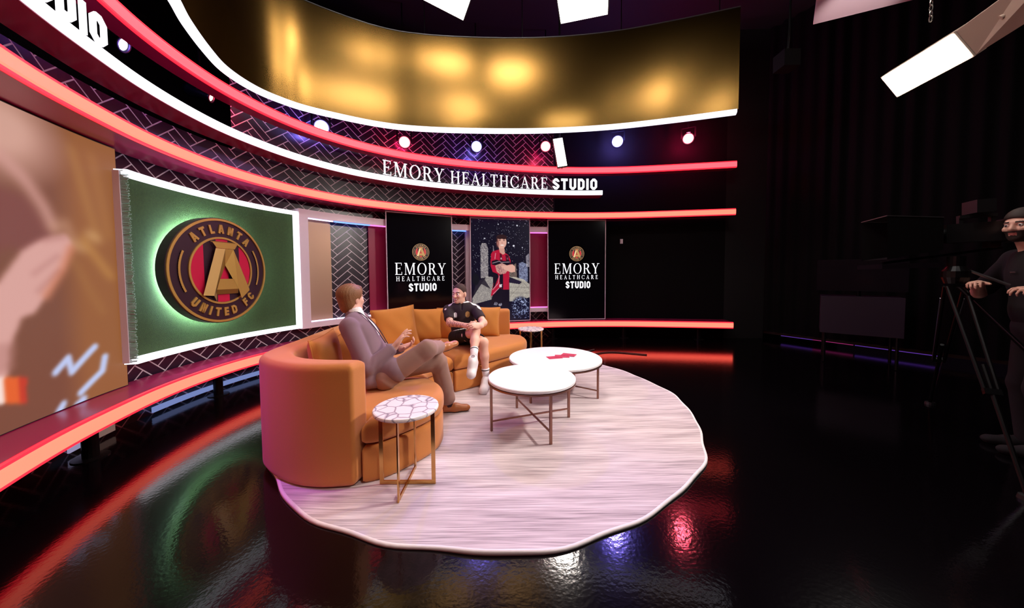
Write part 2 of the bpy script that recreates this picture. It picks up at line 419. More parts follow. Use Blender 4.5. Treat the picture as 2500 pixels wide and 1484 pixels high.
M['brass'] = mat('brass', (206, 160, 96), .22, metal=1.)
M['bronze'] = mat('brushed bronze', (150, 112, 98), .3, metal=1.)
M['crimson'] = mat('crimson panel', (150, 22, 66), .4)
M['gold_panel'] = mat('satin gold panel', (176, 142, 118), .42, metal=.55); M['shelf'] = mat('satin plum laminate', (158, 30, 80), .22, spec=.6)

def floor_mat():
    m, nt, b = new_mat('polished black floor')
    b.inputs['Base Color'].default_value = lin((6, 4, 6)) + (1,); b.inputs['Specular IOR Level'].default_value = .44
    tc = nt.nodes.new('ShaderNodeTexCoord')
    n = nt.nodes.new('ShaderNodeTexNoise'); n.inputs['Scale'].default_value = 46; n.inputs['Detail'].default_value = 2
    nt.links.new(tc.outputs['Object'], n.inputs['Vector'])
    bp = nt.nodes.new('ShaderNodeBump'); bp.inputs['Strength'].default_value = .05; bp.inputs['Distance'].default_value = .01
    nt.links.new(n.outputs['Fac'], bp.inputs['Height']); nt.links.new(bp.outputs['Normal'], b.inputs['Normal'])
    r = nt.nodes.new('ShaderNodeMapRange'); r.inputs[3].default_value = .085; r.inputs[4].default_value = .125
    n2 = nt.nodes.new('ShaderNodeTexNoise'); n2.inputs['Scale'].default_value = 1.2; nt.links.new(tc.outputs['Object'], n2.inputs['Vector'])
    nt.links.new(n2.outputs['Fac'], r.inputs[0]); nt.links.new(r.outputs[0], b.inputs['Roughness'])
    return m

# ------------------------------------------------------------------ the room
def quad(name, P, m, kind='structure', label=None):
    return mesh(name, P, [tuple(range(len(P)))], m, kind=kind, label=label)
fl = mesh('floor', [(-7, -4.5, 0), (9, -4.5, 0), (9, 9, 0), (-7, 9, 0)], [(0, 1, 2, 3)], floor_mat(), kind='structure', label='polished black studio floor')
quad('ceiling', [(-7, -4.5, 6.4), (-7, 9, 6.4), (9, 9, 6.4), (9, -4.5, 6.4)], M['black'])
quad('wall_left', [(-7, -4.5, 0), (-7, 9, 0), (-7, 9, 6.4), (-7, -4.5, 6.4)], M['black'])
quad('wall_front', [(-7, -4.5, 0), (-7, -4.5, 6.4), (9, -4.5, 6.4), (9, -4.5, 0)], M['black'])
quad('wall_rear', [(-7, 9, 0), (9, 9, 0), (9, 9, 6.4), (-7, 9, 6.4)], M['black'])
# right side: a long drape hung in soft folds on a slanting line, with a low kerb along its foot
V = []; n = 240; A, B = np.array([5.35, 6.95]), np.array([7.9, 2.6]); d = (B-A)/np.linalg.norm(B-A); nn = np.array([d[1], -d[0]])
for i in range(n+1):
    t = i/n; p = A+(B-A)*t+nn*.03*math.sin(t*150)*(1+.4*math.sin(t*37))
    V += [(p[0], p[1], .16), (p[0], p[1], 6.39)]
mesh('wall_right', V, [(2*i, 2*i+2, 2*i+3, 2*i+1) for i in range(n)], M['drape'], kind='structure', smooth=True)
quad('wall_far_right', [(7.9, 2.6, 0), (7.9, -4.5, 0), (7.9, -4.5, 6.4), (7.9, 2.6, 6.4)], M['black'])
quad('wall_corner', [tuple(W(W.L, .42))+(0,), (5.35, 6.95, 0), (5.35, 6.95, 6.4), tuple(W(W.L, .42))+(6.4,)], M['black'])
k = MB(); a3, b3 = np.r_[A+nn*-.06, .13], np.r_[B+nn*-.06, .13]; k.bar(a3, b3, .08, .05)
mb = k.build('trim_right', M['metal_black'], kind='structure')
# glow bars added under the kerb to give the coloured glow on the floor
kt = thing('added_kerb_glow', 'added violet and magenta glow strip low along the foot of the right hand drape', 'added glow', (float(A[0]), float(A[1]), .1))
glV = glow('violet strip', (.16, .05, .55), .55); glM = glow('magenta strip', (.5, .03, .22), .5)
for t0, t1, g in ((.06, .16, glV), (.16, .27, glM), (.275, .34, glV), (.34, .46, glV)):
    q = MB(); q.bar(np.r_[A+(B-A)*t0-nn*.06, .095], np.r_[A+(B-A)*t1-nn*.06, .095], .03, .012); q.build('added_glow_bar', g, kt)
# curved plank wall behind the ledges; the band over the lettering is open at the left end
HB = .42; S_END = 11.27
V = []; UV = []; F = []
def band(s0, s1, z0, z1):
    n0 = len(V); n = int((s1-s0)/.06)
    for t in np.linspace(s0, s1, n+1):
        for z in (z0, z1):
            p = W(t, HB); V.append((p[0], p[1], z)); UV.append((t, z))
    F.extend([(n0+2*i, n0+2*i+2, n0+2*i+3, n0+2*i+1) for i in range(n)])
band(.3, S_END, .0, 3.04); band(6.0, S_END, 3.04, 5.2)
mesh('wall_set', V, F, M['herring'], uv=UV, kind='structure', label='curved dark plank wall in a herringbone pattern with pale joints')
curved_sheet('wall_back', W, S_END, W.L, 0, 6.39, HB, M['drape'], kind='structure')
p = MB(); sweep(p, W, S_END-.01, S_END+.01, rect(HB-.02, HB+.02, 0, 5.2)); p.build('trim_wall_end', M['black'], kind='structure')

# ------------------------------------------------------------------ light ledges
def ledge(label, z, s0, s1, depth, strip, half=.065, posts=()):
    c = W(7., .1); t = thing('light_ledge', label, 'light ledge', (float(c[0]), float(c[1]), 0.), 'glowing ledges on the curved wall')
    a = MB(); sweep(a, W, s0, s1, rect(.022, depth, z-half, z+half)); a.build('shelf', M['shelf'], t)
    if strip in (M['red_led'], M['pink_led']):
        for zz in (-1, 1):
            e = MB(); sweep(e, W, s0, s1, rect(-.006, .02, *sorted((z+zz*half*.72, z+zz*half*.98)))); e.build('strip_edge', M['red_edge'], t)
    b = MB(); sweep(b, W, s0, s1, [(-.009, z-half*.7), (-.012, z-half*.5), (-.012, z+half*.5), (-.009, z+half*.7), (.02, z+half*.7), (.02, z-half*.7)] if strip in (M['red_led'], M['pink_led']) else [(-.004, z-half*.9), (-.012, z-half*.55), (-.012, z+half*.55), (-.004, z+half*.9), (.02, z+half*.9), (.02, z-half*.9)]); b.build('light_strip', strip, t)
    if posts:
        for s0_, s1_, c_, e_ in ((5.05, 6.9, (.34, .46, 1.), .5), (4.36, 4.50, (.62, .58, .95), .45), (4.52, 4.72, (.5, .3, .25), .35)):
            u_ = MB(); sweep(u_, W, s0_, s1_, rect(.36, .375, .03, .085)); u_.build('added_under_glow', glow('added streak glow', c_, e_), t)  # glowing strips added to imitate pale reflected streaks below the ledge
    for s in posts:
        q = MB(); x, y = W(s, .2); q.tube([(x, y, .008), (x, y, z-half)], .045, 14)
        po = q.build('post', M['metal_black'], t, smooth=False)
        f = MB(); f.lathe([(0, 0), (.1, 0), (.1, .008), (0, .012)], (x, y, 0.0), 20, cap=False); f.build('flange', M['metal_black'], po)
    return t
ledge('red glowing ledge low on the wall, standing on short black posts', .34, .3, W.L, .39, M['red_led'], posts=(1.7, 3.0, 4.30, 5.57, 6.9, 8.3, 9.7, 11.2, 12.7, 14.2))
ledge('red glowing ledge running just above the display screens', 2.61, .3, W.L, .39, M['red_led'])
ledge('topmost red glowing ledge, above the white lettering', 3.54, 1.6, W.L, .19, M['pink_led'])
ledge('white glowing ledge under the raised lettering', 3.08, 1.6, 12.19, .30, M['white_led'], half=.05)

def wall_text(root, txt, glyph, h, s0, z, m, gap, **k):
    return s0+put_text(txt, glyph, h, lambda x, y, d: wpt(s0+x, z+y, .020-d), .014, m, root, gap=gap, **k)
def fit_text(root, txt, glyph, h, s0, s1, z, m, sx=1., **k):
    """Set a word between two positions along the wall by stretching its width."""
    g = .04; w = text_width(txt, glyph, h, g, **k); f = (s1-s0)/w
    put_text(txt, glyph, h, lambda x, y, d: wpt(s0+x*f, z+y, .020-d), .014, m, root, gap=g, **k)
def sign(label, ds):
    c = W(9.5+ds, .0); t = thing('wall_lettering', label, 'sign', (float(c[0]), float(c[1]), 3.13), 'raised white lettering on the white ledge')
    fit_text(t, 'EMORY', serif, .25, 7.85+ds, 8.94+ds, 3.143, M['letter'])
    fit_text(t, 'HEALTHCARE', serif, .235, 9.07+ds, 11.04+ds, 3.143, M['letter'])
    fit_text(t, 'STUDIO', block, .228, 11.15+ds, 12.08+ds, 3.143, M['letter'], t=.22)
    return t
sign('white raised lettering on the back wall above the display screens', 0.)
t2 = thing('wall_lettering', 'white raised lettering cut off by the upper left corner of the picture', 'sign', tuple(map(float, W(3.9, 0.)))+(3.13,), 'raised white lettering on the white ledge')
fit_text(t2, 'STUDIO', block, .228, 3.44, 4.37, 3.143, M['letter'], t=.22)

# ------------------------------------------------------------------ gold canopy
CP = [(-1.5,1.25),(-2.05,1.75),(-2.5,2.3),(-2.78,2.72),(-2.92,2.98),(-3.05,3.21),(-3.21,3.58),(-3.31,3.92),(-3.29,4.27),(-3.16,4.56),(-2.87,4.87),(-2.13,5.31),(-1.45,5.5),(-.42,5.59),(.64,5.59),(1.65,5.47),(2.57,5.24),(3.39,4.99)]
CAN = Curve(CP, 30)
cn = thing('canopy', 'tall curved gold fascia hung above the set with a white lit lower rim', 'canopy', (0., 5.6, 3.8))
def lens(z, o0, o1): return rect(o0, o1, z[0], z[1])
a = MB(); sweep(a, CAN, 0, CAN.L, rect(0, .04, 3.835, 5.30), ds=.05); fa = a.build('fascia', M['gold'], cn, smooth=False)
for pl_ in fa.data.polygons: pl_.use_smooth = True
try: fa.data.set_sharp_from_angle(angle=.6)
except Exception: pass
a = MB(); sweep(a, CAN, 0, CAN.L-.02, [(-.02, 3.79), (-.02, 3.833), (.05, 3.833), (.05, 3.77), (.02, 3.77)], ds=.05); a.build('rim_light', M['rim_led'], cn)
a = MB(); sweep(a, CAN, 0, CAN.L, rect(-.008, .048, 5.302, 5.316), ds=.05); a.build('top_trim', M['grey'], cn)
for s in (2.5, 4.2, 6., 7.6, 9.2, 10.6):
    q = MB(); x, y = CAN(s, .02); q.tube([(x, y, 5.316), (x, y, 6.4)], .008, 6); q.build('hanger', M['metal_black'], cn)
# ------------------------------------------------------------------ pictures on the lit displays
def inside(poly, X, Y):
    P = np.array(poly, float); r = np.zeros(X.shape, bool)
    for i in range(len(P)):
        a, b = P[i], P[(i+1) % len(P)]
        c = ((a[1] <= Y) & (b[1] > Y)) | ((b[1] <= Y) & (a[1] > Y))
        r ^= c & (X < a[0]+(Y-a[1])/(b[1]-a[1]+1e-12)*(b[0]-a[0]))
    return r
def near_path(path, X, Y):
    d = np.full(X.shape, 1e9)
    for a, b in zip(path[:-1], path[1:]):
        a, b = np.array(a, float), np.array(b, float); e = b-a; t = np.clip(((X-a[0])*e[0]+(Y-a[1])*e[1])/(e @ e+1e-12), 0, 1)
        d = np.minimum(d, np.hypot(X-a[0]-t*e[0], Y-a[1]-t*e[1]))
    return d
def blur(I, n):
    for _ in range(n):
        P = np.pad(I, ((1, 1), (1, 1), (0, 0)), 'edge')
        I = (P[:-2, 1:-1]+P[2:, 1:-1]+P[1:-1, :-2]+P[1:-1, 2:]+2*P[1:-1, 1:-1])/6
    return I
def soft(d, w): return np.clip(.5-d/w, 0, 1)[..., None]
def put(I, mask, c):
    m = mask[..., None] if mask.ndim == 2 else mask
    return I*(1-m)+np.array(c, float)*m
def to_lin(I):
    c = np.clip(I, 0, 255)/255.0
    return np.where(c <= .04045, c/12.92, ((c+.055)/1.055)**2.4)

# large curved video wall: a blurred close-up of a hand, fair hair and a brown jacket
S0, S1, Z0, Z1 = 1.6, 4.79, .412, 2.53
ns, nz = 300, 200
sv, zv = np.linspace(S0, S1, ns), np.linspace(Z0, Z1, nz); X, Z = np.meshgrid(sv, zv, indexing='ij')
I = np.zeros(X.shape+(3,))+np.array((120, 72, 54.))
I = put(I, np.clip((X-4.28)/.2, 0, 1), (148, 92, 54))                      # hair on the right
I = put(I, soft(np.hypot((X-4.0)/.42, (Z-2.36)/.36)-.7, .8), (206, 158, 142))  # cheek, upper left
I = put(I, soft(np.hypot((X-3.3)/.6, (Z-2.3)/.4)-.8, .7), (214, 168, 152))
I = put(I, inside([(3.8, 2.0), (4.1, 1.95), (4.3, 1.66), (4.22, 1.5), (4.0, 1.6), (3.6, 1.4), (3.2, 1.2), (3.2, 2.1)], X, Z)*.85, (122, 66, 62))
I = put(I, soft(near_path([(3.3, 2.32), (3.96, 2.185), (4.10, 2.07), (4.22, 1.9), (4.28, 1.76)], X, Z)-.035, .07), (206, 152, 142))
I = put(I, soft(near_path([(4.28, 1.76), (4.37, 1.81), (4.43, 1.65)], X, Z)-.03, .07)*.8, (190, 140, 112))
for x0, z0, x1, z1, w, c in ((4.45, 2.4, 4.62, 1.7, .02, (184, 132, 72)), (4.6, 2.4, 4.7, 1.75, .02, (176, 120, 66)), (4.5, 1.7, 4.7, 1.4, .02, (214, 160, 80)), (4.4, 1.55, 4.62, 1.1, .015, (170, 118, 66)), (4.55, 1.75, 4.6, 1.72, .03, (220, 176, 120)), (4.42, 1.66, 4.50, 1.62, .025, (206, 160, 110))):
    I = put(I, soft(near_path([(x0, z0), (x1, z1)], X, Z)-w, .05)*.7, c)
I = blur(I, 14)
hand = [(3.2, 1.2), (3.907, 1.367), (4.062, 1.584), (4.203, 1.682), (4.369, 1.731), (4.413, 1.667), (4.354, 1.481), (4.203, 1.271), (4.114, 1.148), (4.033, 1.13), (3.948, .941), (3.911, .658), (3.859, .664), (3.5, .41), (2.9, .41), (2.9, 1.0)]
I = put(I, inside(hand, X, Z), (214, 160, 152))
I = put(I, soft(near_path([(4.40, 1.62), (4.33, 1.46), (4.2, 1.27)], X, Z)-.03, .05)*.8, (206, 128, 98))
for pth in ([(4.12, 1.42), (4.3, 1.56)], [(4.14, 1.3), (4.3, 1.45)], [(4.2, 1.66), (4.36, 1.7)]): I = put(I, soft(near_path(pth, X, Z)-.008, .03)*.55, (150, 90, 84))
I = put(I, inside([(3.2, 1.0), (3.99, .98), (3.97, .80), (3.2, .8)], X, Z)*.5, (176, 120, 112))
I = blur(I, 5)
for pth in ([(4.225, .70), (4.328, .785), (4.347, .668), (4.54, .822)], [(4.615, .72), (4.588, .605), (4.405, .485)], [(4.23, .405), (4.27, .45)], [(4.37, .40), (4.43, .43)]):
    I = put(I, soft(near_path(pth, X, Z)-.026, .018), (188, 200, 240))
I = put(I, inside([(3.905, .767), (4.035, .725), (4.026, .546), (3.895, .599)], X, Z), (226, 96, 40))
I = put(I, inside([(3.985, .745), (4.035, .725), (4.026, .546), (3.98, .57)], X, Z), (196, 56, 36))
I = put(I, inside([(3.80, .80), (3.905, .767), (3.895, .599), (3.79, .62)], X, Z), (246, 222, 214))
I = blur(I, 3)
V = np.array([np.r_[W(s, .31), z] for s in sv for z in zv])
F = [(i*nz+j, (i+1)*nz+j, (i+1)*nz+j+1, i*nz+j+1) for i in range(ns-1) for j in range(nz-1)]
vw = thing('video_wall', 'huge curved video wall at the left edge showing a blurred hand and fair hair', 'video wall', tuple(map(float, W(3.9, .3)))+(.41,))
mesh('display', V, F, screen_mat('video wall picture', 1.0, .6), vw, colors=to_lin(I).reshape(-1, 3))
a = MB(); sweep(a, W, S0, S1+.008, [(.308, .409), (.37, .409), (.37, 2.534), (.308, 2.534), (.314, 2.53), (.314, .413)]); a.build('cabinet', M['plastic_black'], vw)

# ------------------------------------------------------------------ round crest (club badge)
def crest(root, o, ex, ey, en, R, flat=None, gap=0., big=True):
    """Badge of radius R: dark disc, gold rings and lettering, striped field and faceted letter A."""
    o, ex, ey, en = (np.array(q, float) for q in (o, ex, ey, en))
    pt = lambda x, y, d: o+ex*x*R+ey*y*R+en*d
    g = lambda k: M[k] if flat is None else flat[k]
    t = .05 if big else .0015
    def disc(name, r0, r1, d0, d1, m, n=72):
        A = np.linspace(0, 2*PI, n, endpoint=False); b = MB(); c, s = np.cos(A), np.sin(A)
        L = [(r1, d0), (r1, d1), (r0, d1), (r0, d0)] if r0 > 0 else [(r1, d0), (r1, d1)]
        V = [pt(r*c[i], r*s[i], d) for r, d in L for i in range(n)]
        k = len(L); b.add(V, [(q*n+i, q*n+(i+1) % n, (q+1)*n+(i+1) % n, (q+1)*n+i) for q in range(k-1) for i in range(n)])
        if r0 <= 0: b.add([pt(0, 0, d1)]+[pt(r1*c[i], r1*s[i], d1) for i in range(n)], [(0, 1+i, 1+(i+1) % n) for i in range(n)])
        return b.build(name, m, root)
    disc('disc', 0, 1, -.05 if big else 0, t, g('crest_dark'))
    e = .012 if big else .0008
    disc('outer_ring', .945, .985, t*.9, t+e, g('gold_trim')); disc('inner_ring', .605, .64, t*.9, t+e, g('gold_trim'))
    fd = MB()                                                      # five vertical stripes, clipped to the field
    for i in range(5):
        x0, x1 = -.6+.24*i, -.36+.24*i; xs = np.linspace(max(x0, -.5999), min(x1, .5999), 9); ys = np.sqrt(np.maximum(.36-xs**2, 0))
        P = [pt(x, y, t+.2*e) for x, y in zip(xs, ys)]+[pt(x, -y, t+.2*e) for x, y in zip(xs[::-1], ys[::-1])]
        fd.add(P, [tuple(range(len(P)))], 0 if i % 2 == 0 else 1)
    fd.build('striped_field', [g('crest_red'), g('crest_dark')], root)
    for a0, a1 in ((155, 208), (-22, 32)):
        A = np.radians(np.linspace(a0, a1, 18)); b = MB(); r0, r1 = .775, .81
        for i in range(17):
            q = [pt(r*math.cos(A[j]), r*math.sin(A[j]), d) for d in (t*.9, t+e) for r, j in ((r0, i), (r1, i), (r1, i+1), (r0, i+1))]
            b.add(q, [(4, 5, 6, 7), (0, 1, 5, 4), (2, 3, 7, 6)])
        b.build('side_arc', g('gold_trim'), root)
    hgt = .165
    def arc_text(txt, a0, a1, bottom):
        ws = [block(c, t=.24)[1]*hgt*1.0 for c in txt]; tot = sum(ws)
        rr = .79; sp = (abs(a1-a0)*rr-tot)/(len(txt)-1); x = 0.
        for c, w in zip(txt, ws):
            mid = x+w/2; an = a0+(mid/rr)*(-1 if not bottom else 1)*1.0
            er = np.array((math.cos(an), math.sin(an))); tan = np.array((er[1], -er[0])) if not bottom else np.array((-er[1], er[0])); up = er if not bottom else -er
            cc = er*rr
            one = MB()
            for p in block(c, t=.24)[0]:
                Q = [cc+tan*(q[0]*hgt-w/2)+up*(q[1]-.5)*hgt for q in p]; n = len(Q)
                one.add([pt(q[0], q[1], t*.95) for q in Q]+[pt(q[0], q[1], t+e) for q in Q], [tuple(range(n))[::-1], tuple(range(n, 2*n))]+[(i, (i+1) % n, n+(i+1) % n, n+i) for i in range(n)])
            if one.v: one.build('letter', g('gold_trim'), root)
            x += w+sp
    arc_text('ATLANTA', math.radians(136), math.radians(44), False)
    arc_text('UNITED FC', math.radians(222), math.radians(322), True)
    f = MB(); h = t+(.045 if big else .0012); l = t+(.02 if big else .0009)
    def face(P, mi, d=h): f.add([pt(x, y, z) for x, y, z in [(q[0], q[1], q[2] if len(q) > 2 else d) for q in P]], [tuple(range(len(P)))], mi)
    face([(-.25, .53), (.27, .53), (.2, .42), (-.17, .42)], 0)
    face([(-.25, .53), (.27, .53), (.25, .55), (-.23, .55)], 2, l)
    face([(-.19, .415), (.0, .415), (-.26, -.47), (-.46, -.45)], 1)
    face([(.0, .415, h), (.025, .1, l), (-.15, -.28, l), (-.17, -.58, l), (-.26, -.47, h)], 2)
    face([(.0, .415, h), (.17, .415, h), (.5, -.40, h), (.31, -.56, h), (.25, -.36, h), (.13, -.16, h), (.025, .1, l)], 0)
    face([(.17, .415, h), (.21, .41, l), (.54, -.36, l), (.5, -.40, h)], 2)
    face([(-.13, -.16), (.16, -.16), (.25, -.36), (-.2, -.36)], 0, h*.98)
    face([(-.2, -.36, h), (.25, -.36, h), (.28, -.45, l), (-.18, -.45, l)], 2)
    f.build('letter_a', [g('gold_trim'), g('gold_light'), g('gold_dark')], root)

# ------------------------------------------------------------------ turf sign
T0, T1, TZ0, TZ1 = 4.745, 6.605, .62, 2.335
ts = thing('turf_sign', 'curved panel of green artificial turf framed by a white light strip', 'wall sign', tuple(map(float, W(5.6, .3)))+(TZ0,))
curved_sheet('turf', W, T0, T1, TZ0, TZ1, .29, M['turf'], ts)
a = MB(); sweep(a, W, 4.83, T1, rect(.292, .41, TZ0, TZ1)); a.build('backing', M['plastic_black'], ts)
for nm, r0, s0, s1 in (('top', (TZ1-.032, TZ1+.012), T0, T1+.03), ('bottom', (TZ0-.012, TZ0+.034), T0, T1+.03)):
    a = MB(); sweep(a, W, s0, s1, rect(.19, .29, *r0)); a.build('edge_light', M['white_led'], ts)
a = MB(); sweep(a, W, T1, T1+.032, rect(.19, .29, TZ0, TZ1), ds=.02); a.build('edge_light', M['white_led'], ts)
a = MB(); sweep(a, W, T0-.008, T0+.012, rect(.245, .295, TZ0, TZ1), ds=.02); a.build('side_frame', M['trim_white'], ts)
fr = MB()                                                              # turf edge showing as a ragged fringe beside the left frame
for i in range(230):
    z = TZ0+(TZ1-TZ0)*(i+.5)/230; s = T0+.012
    p0 = wpt(s-.01, z, .245); p1 = wpt(s-.012+.02*random.random(), z+random.uniform(-.008, .008), .19+.012*random.random()); fr.bar(p0, p1, .0075, .006)
fr.build('turf_fringe', mat('pale turf fringe', (150, 176, 168), .9), ts)
cs = 5.565; co = wpt(cs, 1.462, .125); dxy = (W(cs+.1)-W(cs-.1)); dxy /= np.linalg.norm(dxy); ex = np.r_[dxy, 0]; en = np.array([dxy[1], -dxy[0], 0]); ey = np.array([0, 0, 1.])
cr = thing('club_crest', 'big round dark and gold crest mounted on the green turf panel', 'crest', tuple(co))
crest(cr, co, ex, ey, en, .60)
hl = MB(); A = np.linspace(0, 2*PI, 72, endpoint=False)
V = [co+.60*r*(math.cos(t)*ex+math.sin(t)*ey)+en*d for r, d in ((.82, -.095), (.82, -.075), (.92, -.075), (.92, -.095)) for t in A]; n = 72
hl.add(V, [(q*n+i, q*n+(i+1) % n, ((q+1) % 4)*n+(i+1) % n, ((q+1) % 4)*n+i) for q in range(4) for i in range(n)])
hl.build('halo_light', glow('mint halo light', (.66, 1.0, .98), 60.), cr)
for q in range(4):
    so = MB()
    an = PI/4+q*PI/2; c = co+.3*(math.cos(an)*ex+math.sin(an)*ey); so.tube([c-en*.16, c], .012, 8)
    so.build('standoff', M['metal_black'], cr)

# ------------------------------------------------------------------ niche frame behind the screens
nf = thing('niche_frame', 'long white framed niche running behind the display screens with coloured panels', 'wall niche', tuple(map(float, W(8.8, .3)))+(.6,))
NE = 11.12
for z0, z1, nm in ((2.285, 2.40, 'top_rail'), (.59, .675, 'bottom_rail')):
    a = MB(); sweep(a, W, 6.64, NE, rect(.2, .41, z0, z1)); a.build(nm, M['trim_white'], nf)
a = MB(); sweep(a, W, 6.64, 6.765, rect(.2, .41, .675, 2.285), ds=.04); a.build('stile', M['trim_white'], nf)
for s0, s1, m, off in ((6.765, 7.15, 'gold_panel', .38), (7.70, 7.98, 'crimson', .38), (10.66, NE, 'crimson', .38), (9.40, 9.5, 'trim_white', .3)):
    a = MB(); sweep(a, W, s0, s1, rect(off, .415, .675, 2.285), ds=.04); a.build('panel', M[m], nf)
lv = glow('lavender strip', (.72, .62, 1.0), 2.2); bl = glow('blue strip', (.10, .22, 1.0), 3.2); pk = glow('pink strip', (1.0, .14, .62), 2.4)
for s0, s1, g, z in ((6.77, 7.14, lv, 2.276), (7.16, 7.69, bl, 2.276), (7.70, 7.97, pk, 2.276), (9.08, 9.40, bl, 2.276), (10.68, 11.10, pk, 2.276), (10.68, 11.10, pk, .684), (6.77, 7.14, lv, .684), (7.16, 7.97, lv, .684)):
    a = MB(); sweep(a, W, s0, s1, rect(.24, .27, z-.008, z+.008)); a.build('light_strip', g, nf)
a = MB(); sweep(a, W, 6.768, 6.782, rect(.24, .27, .69, 2.27), ds=.01); a.build('light_strip', lv, nf)

# ------------------------------------------------------------------ display screens
FL = {k: glow('crest glow '+k, lin(c), 1.0) for k, c in (('crest_dark', (46, 34, 38)), ('gold_trim', (196, 150, 92)), ('crest_red', (205, 44, 60)), ('gold_light', (240, 205, 150)), ('gold_dark', (150, 100, 60)))}
TXT = glow('white screen lettering', (1., 1., 1.04), 1.1)
def screen(label, s0, s1, z0=.418, z1=2.54):
    A = W(s0, .15); B = W(s1, .15); d = B-A; Lw = float(np.linalg.norm(d)); d /= Lw; ex = np.r_[d, 0]; en = np.array([d[1], -d[0], 0.]); A3 = np.r_[A, z0]
    t = thing('display_screen', label, 'display screen', tuple(A3+ex*Lw/2), 'tall display screens on the back wall')
    P = lambda u, v, dd=0.: A3+ex*u*Lw+np.array([0, 0, (1-v)*(z1-z0)])+en*dd
    c = (P(0, 0)+P(1, 1))/2; hx, hz = Lw/2, (z1-z0)/2
    b = MB(); b.obox(c-en*.035, ex*(hx-.004), en*.03, (0, 0, hz-.004)); b.build('housing', M['plastic_black'], t)
    f = MB(); w = .007
    for sx in (-1, 1): f.obox(c+ex*sx*(hx-w)-en*.012, ex*w, en*.02, (0, 0, hz))
    for sz in (-1, 1): f.obox(c+np.array([0, 0, sz*(hz-w)])-en*.012, ex*(hx-2*w), en*.02, (0, 0, w))
    f.build('bezel', M['trim_white'], t)
    return t, P, Lw, ex, en
glass = mat('dark display glass', (10, 8, 14), .14, spec=.5)
def word_screen(label, s0, s1):
    t, P, Lw, ex, en = screen(label, s0, s1); H_ = 2.167
    b = MB(); b.add([P(.01, .994, -.002), P(.99, .994, -.002), P(.99, .006, -.002), P(.01, .006, -.002)], [(0, 1, 2, 3)]); b.build('display', glass, t)
    for txt, gl, u0, u1, v0, v1, kw in (('EMORY', serif, .115, .885, .434, .537, {}), ('HEALTHCARE', serif, .13, .865, .552, .592, dict(S=.145, s=.075)), ('STUDIO', block, .31, .735, .614, .684, dict(t=.22))):
        h = (v1-v0)*H_; w = text_width(txt, gl, h, h*(.55 if txt[0] == 'H' else .16), **kw); f = (u1-u0)*Lw/w
        put_text(txt, gl, h, lambda x, y, d: P(u0+x*f/Lw, v1-y/H_, d), .002, TXT, t, gap=h*(.55 if txt[0] == 'H' else .16), **kw)
    crest(t, P(.5, .337), ex, (0, 0, 1.), en, .160, flat=FL, big=False)
word_screen('display screen with white words on black, left one, behind the man in the jacket', 7.92, 9.11)
word_screen('display screen with white words on black, rightmost of the tall screens', 11.075, 12.30)

t, P, Lw, ex, en = screen('display screen showing a footballer with folded arms before a night skyline', 9.46, 10.70)
nu, nv = 168, 290
U, Vv = np.meshgrid(np.linspace(0, 1, nu), np.linspace(0, 1, nv), indexing='ij'); X = 45+795*U; Y = 25+1430*Vv
noise = RNG.random(X.shape); nb = blur(RNG.random(X.shape)[..., None], 2)[..., 0]; nb = (nb-nb.min())/(nb.max()-nb.min())
I = np.zeros(X.shape+(3,))+np.array((15, 11, 30.))
I = put(I, ((noise > .986) & (Y < 760))*np.clip(RNG.random(X.shape)+.25, 0, 1), (210, 210, 230))
for x, y, r in ((620, 395, 13), (668, 108, 10), (548, 352, 9), (225, 298, 8), (410, 98, 7), (740, 417, 7)): I = put(I, soft(np.hypot(X-x, Y-y)-r, 8), (240, 240, 250))
grey = lambda m, c, a=.55: put(I, m*(1-a+a*nb), c)
I = grey(inside([(172, 425), (190, 365), (245, 362), (272, 440), (270, 830), (172, 850)], X, Y), (206, 196, 190), .75)
I = grey(inside([(340, 520), (338, 400), (348, 400), (352, 520)], X, Y), (150, 140, 150))
I = grey(inside([(690, 640), (740, 622), (815, 660), (815, 905), (690, 865)], X, Y), (170, 180, 215), .8)
I = grey(inside([(790, 540), (830, 495), (838, 690), (795, 690)], X, Y), (180, 172, 180), .6)
I = grey(inside([(560, 700), (650, 640), (665, 860), (555, 830)], X, Y), (150, 128, 110), .7)
I = grey(inside([(55, 1130), (185, 915), (240, 830), (335, 832), (330, 1200), (55, 1225)], X, Y), (186, 178, 168), .45)
I = grey(inside([(555, 830), (640, 838), (760, 872), (838, 940), (838, 1170), (555, 1180)], X, Y), (200, 192, 176), .35)
I = put(I, inside([(556, 832), (735, 905), (700, 940), (556, 915)], X, Y), (34, 26, 48))
I = put(I, inside([(110, 905), (235, 830), (225, 870), (300, 1000), (180, 930), (70, 1080)], X, Y)*.9, (40, 34, 46))
for a_, b_ in (((560, 1120), (745, 905)), ((745, 905), (835, 1010)), ((200, 920), (330, 1060)), ((560, 980), (835, 985)), ((560, 1060), (835, 1070))): I = put(I, soft(near_path([a_, b_], X, Y)-2, 5)*.6, (70, 62, 62))
I = put(I, soft(np.hypot((X-105)/50, (Y-865)/90)-.9, .3), (18, 18, 26))
I = put(I, inside([(45, 1215), (300, 1150), (560, 1190), (840, 1130), (840, 1460), (45, 1460)], X, Y), (14, 12, 34))
bush = soft(np.hypot((X-710)/140, (Y-1250)/150)-.85, .3)[..., 0]
I = put(I, bush, (20, 20, 46)); I = put(I, bush*(nb > .58), (150, 160, 196))
I = put(I, inside([(590, 1300), (840, 1290), (840, 1430), (590, 1430)], X, Y)*(nb > .66)*.8, (120, 128, 170))
